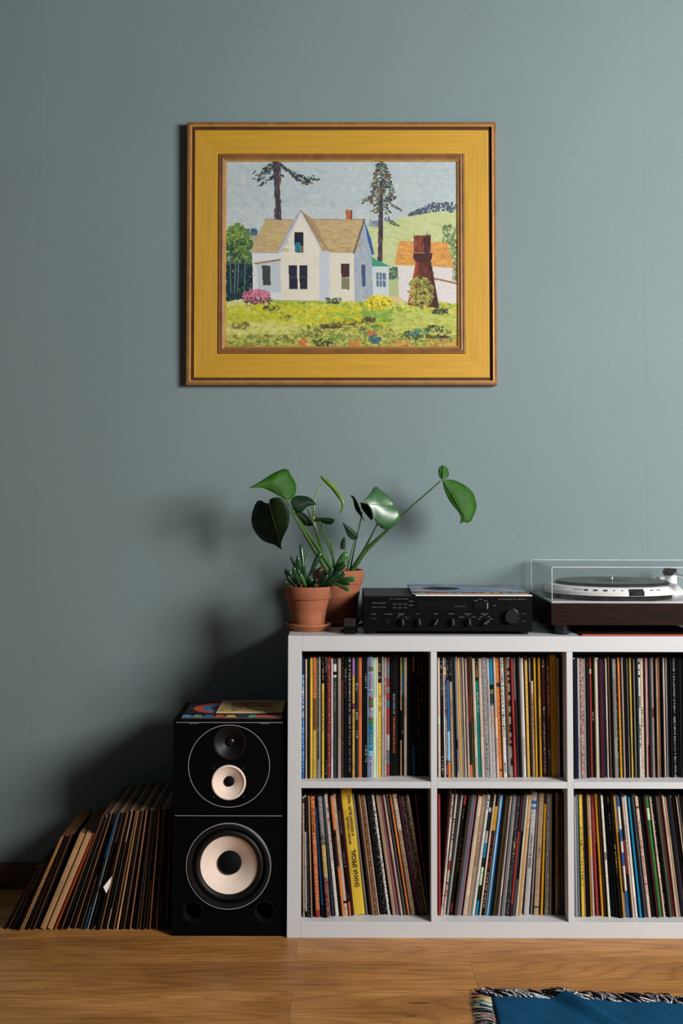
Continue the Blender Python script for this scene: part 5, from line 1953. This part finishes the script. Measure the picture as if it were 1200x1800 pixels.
    p.dabs(60, (75, 835, 165, 880), [(110, 104, 60), (126, 116, 62)], (2, 4), (1, 2), (0, .6), .8, 'ell')
    for bx in ((460, 925, 560, 962), (1040, 780, 1110, 805), (530, 725, 600, 752), (230, 765, 310, 785), (310, 800, 360, 840), (1000, 860, 1090, 890), (905, 890, 970, 925)):
        p.dabs(46, bx, [(60, 78, 48), (44, 56, 44), (86, 96, 54)], (1.5, 4), (.8, 1.7), (.2, .8), .85)
    for bx, c3 in (((395, 925, 440, 962), (190, 116, 60)), ((640, 930, 700, 962), (196, 128, 60)), ((730, 890, 770, 915), (188, 110, 66)), ((735, 905, 790, 945), (40, 96, 110)), ((1060, 915, 1130, 950), (30, 84, 100)), ((930, 880, 1010, 915), (74, 122, 104)), ((540, 900, 640, 930), (110, 140, 60)), ((830, 935, 930, 962), (196, 132, 60))):
        p.dabs(26, bx, [c3], (2, 5), (1, 2.2), (.2, .6), .75, 'ell')
    p.dabs(60, (1010, 920, 1155, 962), [(196, 140, 60), (180, 150, 60)], (2, 5), (1, 2), (.2, .5), .8)
    # bushes
    p.dabs(170, (712, 712, 850, 778), [(212, 196, 44), (224, 206, 60), (190, 180, 40)], (1.6, 4), (1.2, 2.4), (0, 1), .9, 'ell')
    p.dabs(26, (740, 735, 850, 778), [(110, 110, 40)], (1, 2), (.8, 1.4), (0, 1))
    p.dabs(190, (128, 684, 268, 752), [(196, 116, 138), (208, 138, 156), (170, 88, 112), (186, 104, 130)], (1.4, 3.4), (1, 2.2), (0, 1), .9, 'ell')
    p.dabs(50, (140, 725, 270, 765), [(92, 56, 66), (70, 60, 50)], (1.4, 3.4), (.9, 1.8), (0, 1), .85)
    # water tower
    p.poly([(958, 545), (1030, 545), (1070, 776), (1036, 772), (945, 764), (918, 760)], (92, 42, 34), 8)
    p.poly([(958, 545), (972, 545), (952, 764), (918, 760)], (150, 66, 46), 8)
    p.poly([(1012, 560), (1030, 548), (1070, 776), (1040, 770)], (66, 32, 30), 6)
    p.poly([(958, 556), (966, 556), (944, 700), (936, 700)], (160, 76, 50), 6)
    p.dabs(60, (950, 560, 1045, 700), [(124, 58, 42), (80, 36, 32)], (3, 8), (.8, 1.6), (1.45, .15), .7)
    p.poly([(949, 420), (1029, 418), (1029, 502), (949, 502)], (116, 56, 44), 7)
    p.dabs(40, (952, 422, 1026, 498), [(150, 78, 54), (110, 52, 42)], (3, 8), (.8, 1.6), (1.55, .1), .7)
    p.dabs(40, (996, 424, 1026, 498), [(56, 32, 32), (74, 38, 36)], (3, 7), (.8, 1.6), (1.55, .1), .8)
    p.poly([(944, 503), (1038, 505), (1034, 530), (1026, 552), (956, 548), (946, 528)], (70, 36, 38), 6)
    p.line((950, 420), (1028, 418), 2, (70, 36, 36))
    p.line((1012, 396), (1012, 418), 1.2, (60, 50, 50))
    p.dabs(230, (920, 615, 1042, 775), [(140, 146, 66), (164, 164, 76), (112, 124, 60), (184, 178, 90)], (1.6, 4), (1, 2.2), (.7, .8), .85, 'ell')
    p.dabs(420, (60, 760, 700, 850), [(206, 200, 50), (190, 186, 44), (176, 178, 56)], (3, 7), (1.2, 2.6), (0, .4), .55)
    s = np.clip(p.a, 0, 255) / 255.0
    return np.clip((s ** 2.2 * 1.06), 0, .93) ** (1 / 2.2) * 255


def painting():
    YP = -0.022
    x0, x1 = at(328.3, 446, YP).x, at(872.7, 446, YP).x
    zb, zt_ = at(600, 677, YP).z, at(600, 216, YP).z
    W, H = x1 - x0, zt_ - zb
    root = thing('framed_painting', ((x0 + x1) / 2, -0.004, zb), 'oil painting of a white farmhouse in a wide gold frame on the wall', 'painting')
    root.rotation_euler = (R(0.5), R(ROLL / math.pi * 180 * -1), 0)

    def ring(name, prof, mat, smooth=False):
        """profile of (inset, depth off the wall) swept round the frame with mitred corners, local coords"""
        m = MB()
        loops = []
        for ins, dpt in prof:
            loops.append([m.vert(q) for q in ((-W / 2 + ins, -dpt * .55, ins), (W / 2 - ins, -dpt * .55, ins), (W / 2 - ins, -dpt * .55, H - ins), (-W / 2 + ins, -dpt * .55, H - ins))])
        for a_, b_ in zip(loops, loops[1:] + loops[:1]):
            for k in range(4):
                m.face((a_[k], a_[(k + 1) % 4], b_[(k + 1) % 4], b_[k]))
        return m.build(name, mat, root, (0, 0, 0))
    s = W / 544.4

    def L(px):
        return px * s
    ring('outer_moulding', [(0, 0), (0, .036), (L(1.5), .039), (L(5.0), .039), (L(5.0), .0)], M['bronze'])
    ring('gilt_lip', [(L(5.1), .002), (L(5.1), .0400), (L(7.2), .0405), (L(8.2), .037), (L(8.2), .002)], M['bronze_light'])
    ring('shaded_rebate', [(L(8.3), .002), (L(8.3), .020), (L(13.2), .022), (L(13.2), .002)], M['shaded_rebate'])  # dark brown puts the shadow behind the lip into the rebate colour
    a0, a1 = L(13.4), L(56)
    d0, d1 = .027, .0245
    # four mitred rails of the flat
    for k, mt in ((0, 'gold'), (1, 'gold_v'), (2, 'gold'), (3, 'gold_v')):
        def corner(i, ins):
            return [(-W / 2 + ins, ins), (W / 2 - ins, ins), (W / 2 - ins, H - ins), (-W / 2 + ins, H - ins)][i % 4]
        m = MB()
        pr = [(a0, .002), (a0, d0 - .0015), (a0 + .0015, d0), (a1 - .001, d1), (a1, .002)]
        A_ = [m.vert((corner(k, i)[0], -d * .55, corner(k, i)[1])) for i, d in pr]
        B_ = [m.vert((corner(k + 1, i)[0], -d * .55, corner(k + 1, i)[1])) for i, d in pr]
        n = len(pr)
        for i in range(n):
            m.face((A_[i], A_[(i + 1) % n], B_[(i + 1) % n], B_[i]))
        m.face(A_); m.face(B_)
        m.build('frame_rail', M[mt], root, (0, 0, 0), label='gold flat rail')
    b0 = L(56.2)
    ring('inner_moulding', [(b0, .002), (b0, .029), (b0 + L(1.2), .031), (b0 + L(2.6), .0305), (b0 + L(3.2), .027), (b0 + L(4.0), .030), (b0 + L(6.2), .032), (b0 + L(7.0), .0285),
                            (b0 + L(8), .0275), (b0 + L(10.0), .025), (b0 + L(10.0), .002)], M['bronze'])
    ring('sight_edge', [(b0 + L(10.1), .002), (b0 + L(10.1), .0245), (b0 + L(11.6), .024), (b0 + L(12.8), .019), (b0 + L(12.8), .002)], M['bronze_light'])
    ins = L(69)
    MB().box(-W / 2 + .01, W / 2 - .01, -.0009, -.0001, .01, H - .01).build('backing_board', M['shaded_rebate'], root, (0, 0, 0))
    cv = grid_paint('canvas', painting_art(), lambda u, v: (-W / 2 + ins + u * (W - 2 * ins), -.0085, H - ins - v * (H - 2 * ins)), M['canvas'], root, (0, 0, 0))
    cv['label'] = 'painted canvas with farmhouse, conifers and meadow'
    sd = cv.modifiers.new('thickness', 'SOLIDIFY')
    sd.thickness, sd.offset = .002, -1
    cw, ch = W - 2 * ins, H - 2 * ins
    mt = (Matrix.Translation((-W / 2 + ins + cw * (961 - 50) / 1105, -.0088, H - ins - ch * (923 - 52) / 910)) @ Matrix.Rotation(math.pi / 2, 4, 'X'))
    text_mesh('signature', 'Jon Blanchette', .0185, M['ink'], root, mt, .0002, 1.0, 'LEFT', .0003, .098)


painting()


# ================================================================== blue throw on the floor
def throw():
    zt_ = .005
    c0 = at_z(864, 1756, zt_)
    c1 = at_z(1200, 1769, zt_)
    ex = (c1 - c0).normalized()
    lf = (at_z(874.5, 1800, zt_) - c0).normalized()
    root = thing('fringed_throw', (c0.x, c0.y, 0), 'blue woven throw with black and white fringe lying on the floor', 'throw')
    Wd, Ln = 1.15, 1.25

    def hgt(a, b):
        # one soft fold running in from the far edge
        t = b * 1.05
        d = a - (.165 + t * .62)
        h = .020 * math.exp(-(d / .022) ** 2) * math.exp(-(b / .17) ** 2)
        h += .003 * math.sin(a * 21 + b * 9) ** 2 + .002 * math.sin(a * 47 - b * 31) ** 2
        return zt_ + h

    def P(a, b):
        q = c0 + ex * a + lf * b
        return Vector((q.x, q.y, hgt(a, b)))
    m = MB()
    na, nb = 110, 90
    us = [Wd * i / na for i in range(na + 1)]
    vs = [Ln * (j / nb) ** 1.5 for j in range(nb + 1)]
    idx = [[m.vert(P(a_, b_)) for a_ in us] for b_ in vs]
    for j in range(nb):
        for i in range(na):
            m.face((idx[j][i], idx[j][i + 1], idx[j + 1][i + 1], idx[j + 1][i]))
    cl = m.build('cloth', M['throw'], root, smooth=True)
    sd = cl.modifiers.new('thickness', 'SOLIDIFY')
    sd.thickness, sd.offset = .0035, -1
    rnd = random.Random(21)
    # far fringe: black and white strands
    m = MB()
    bk, wt, gr = lin((16, 16, 26)), lin((226, 222, 224)), lin((128, 124, 136))
    for i in range(760):
        a_ = rnd.uniform(-.002, Wd if rnd.random() < .3 else .62)
        p = P(max(0, a_), 0)
        ln = rnd.uniform(.045, .068)
        sl = rnd.gauss(-.55, .28)
        dr = (-lf * math.cos(sl) + ex * math.sin(sl))
        bend = rnd.gauss(0, .008)
        side = ex * bend
        pts = []
        hb = hgt(max(0, a_), 0)
        lift = rnd.uniform(.0025, .010)
        for k in range(6):
            t = k / 5
            q = p + dr * (ln * t) + side * math.sin(t * math.pi)
            q.z = max(.0022, hb * (1 - t) + .0025 * t + lift * math.sin(t * math.pi * .9))
            pts.append(q)
        c = bk if rnd.random() < .55 else (wt if rnd.random() < .88 else gr)
        r_ = rnd.uniform(.0011, .0017)
        m.tube(pts, [r_, r_, r_, r_, r_ * .9, r_ * .5], 4, c, nrm=(0, 0, 1))
    fr = m.build('fringe', M['fringe'], root, label='black and white yarn fringe')
    fr['kind'] = 'stuff'
    m = MB()
    cols = [lin(c) for c in ((206, 200, 184), (150, 160, 130), (200, 190, 120), (120, 50, 50), (40, 60, 110), (30, 28, 34), (90, 120, 90), (180, 130, 140), (24, 24, 30))]
    for i in range(520):
        b_ = rnd.uniform(-.004, .34) if rnd.random() < .7 else rnd.uniform(.3, Ln)
        p = P(0, max(0, b_)) - ex * .0 + lf * min(0, b_)
        ln = rnd.uniform(.038, .050)
        sl = rnd.gauss(-.25, .18)
        dr = (-ex * math.cos(sl) + lf * math.sin(sl))
        lift = rnd.uniform(.002, .008)
        pts = []
        for k in range(6):
            t = k / 5
            q = p + dr * (ln * t) + lf * (rnd.gauss(0, .0006) + .004 * math.sin(t * 3.1))
            q.z = max(.0022, .006 * (1 - t) + .0025 * t + lift * math.sin(t * math.pi * .9))
            pts.append(q)
        r_ = rnd.uniform(.0011, .0016)
        m.tube(pts, [r_, r_, r_, r_, r_ * .9, r_ * .5], 4, cols[rnd.randrange(len(cols))], nrm=(0, 0, 1))
    fr = m.build('fringe', M['fringe'], root, label='multicoloured yarn fringe')
    fr['kind'] = 'stuff'
    # pale hem along the left edge
    m = MB()
    pts = [P(.0035, b_) + Vector((0, 0, .0016)) for b_ in [Ln * (k / 60) ** 1.5 for k in range(61)]]
    m.tube(pts, .0036, 6, None, .5, nrm=(0, 0, 1))
    m.build('hem', M['hem'], root, smooth=True, label='brownish hem')


M['hem'] = simple('brown_hem', (150, 108, 92), 0.95, var=0.4, nscale=240)
throw()
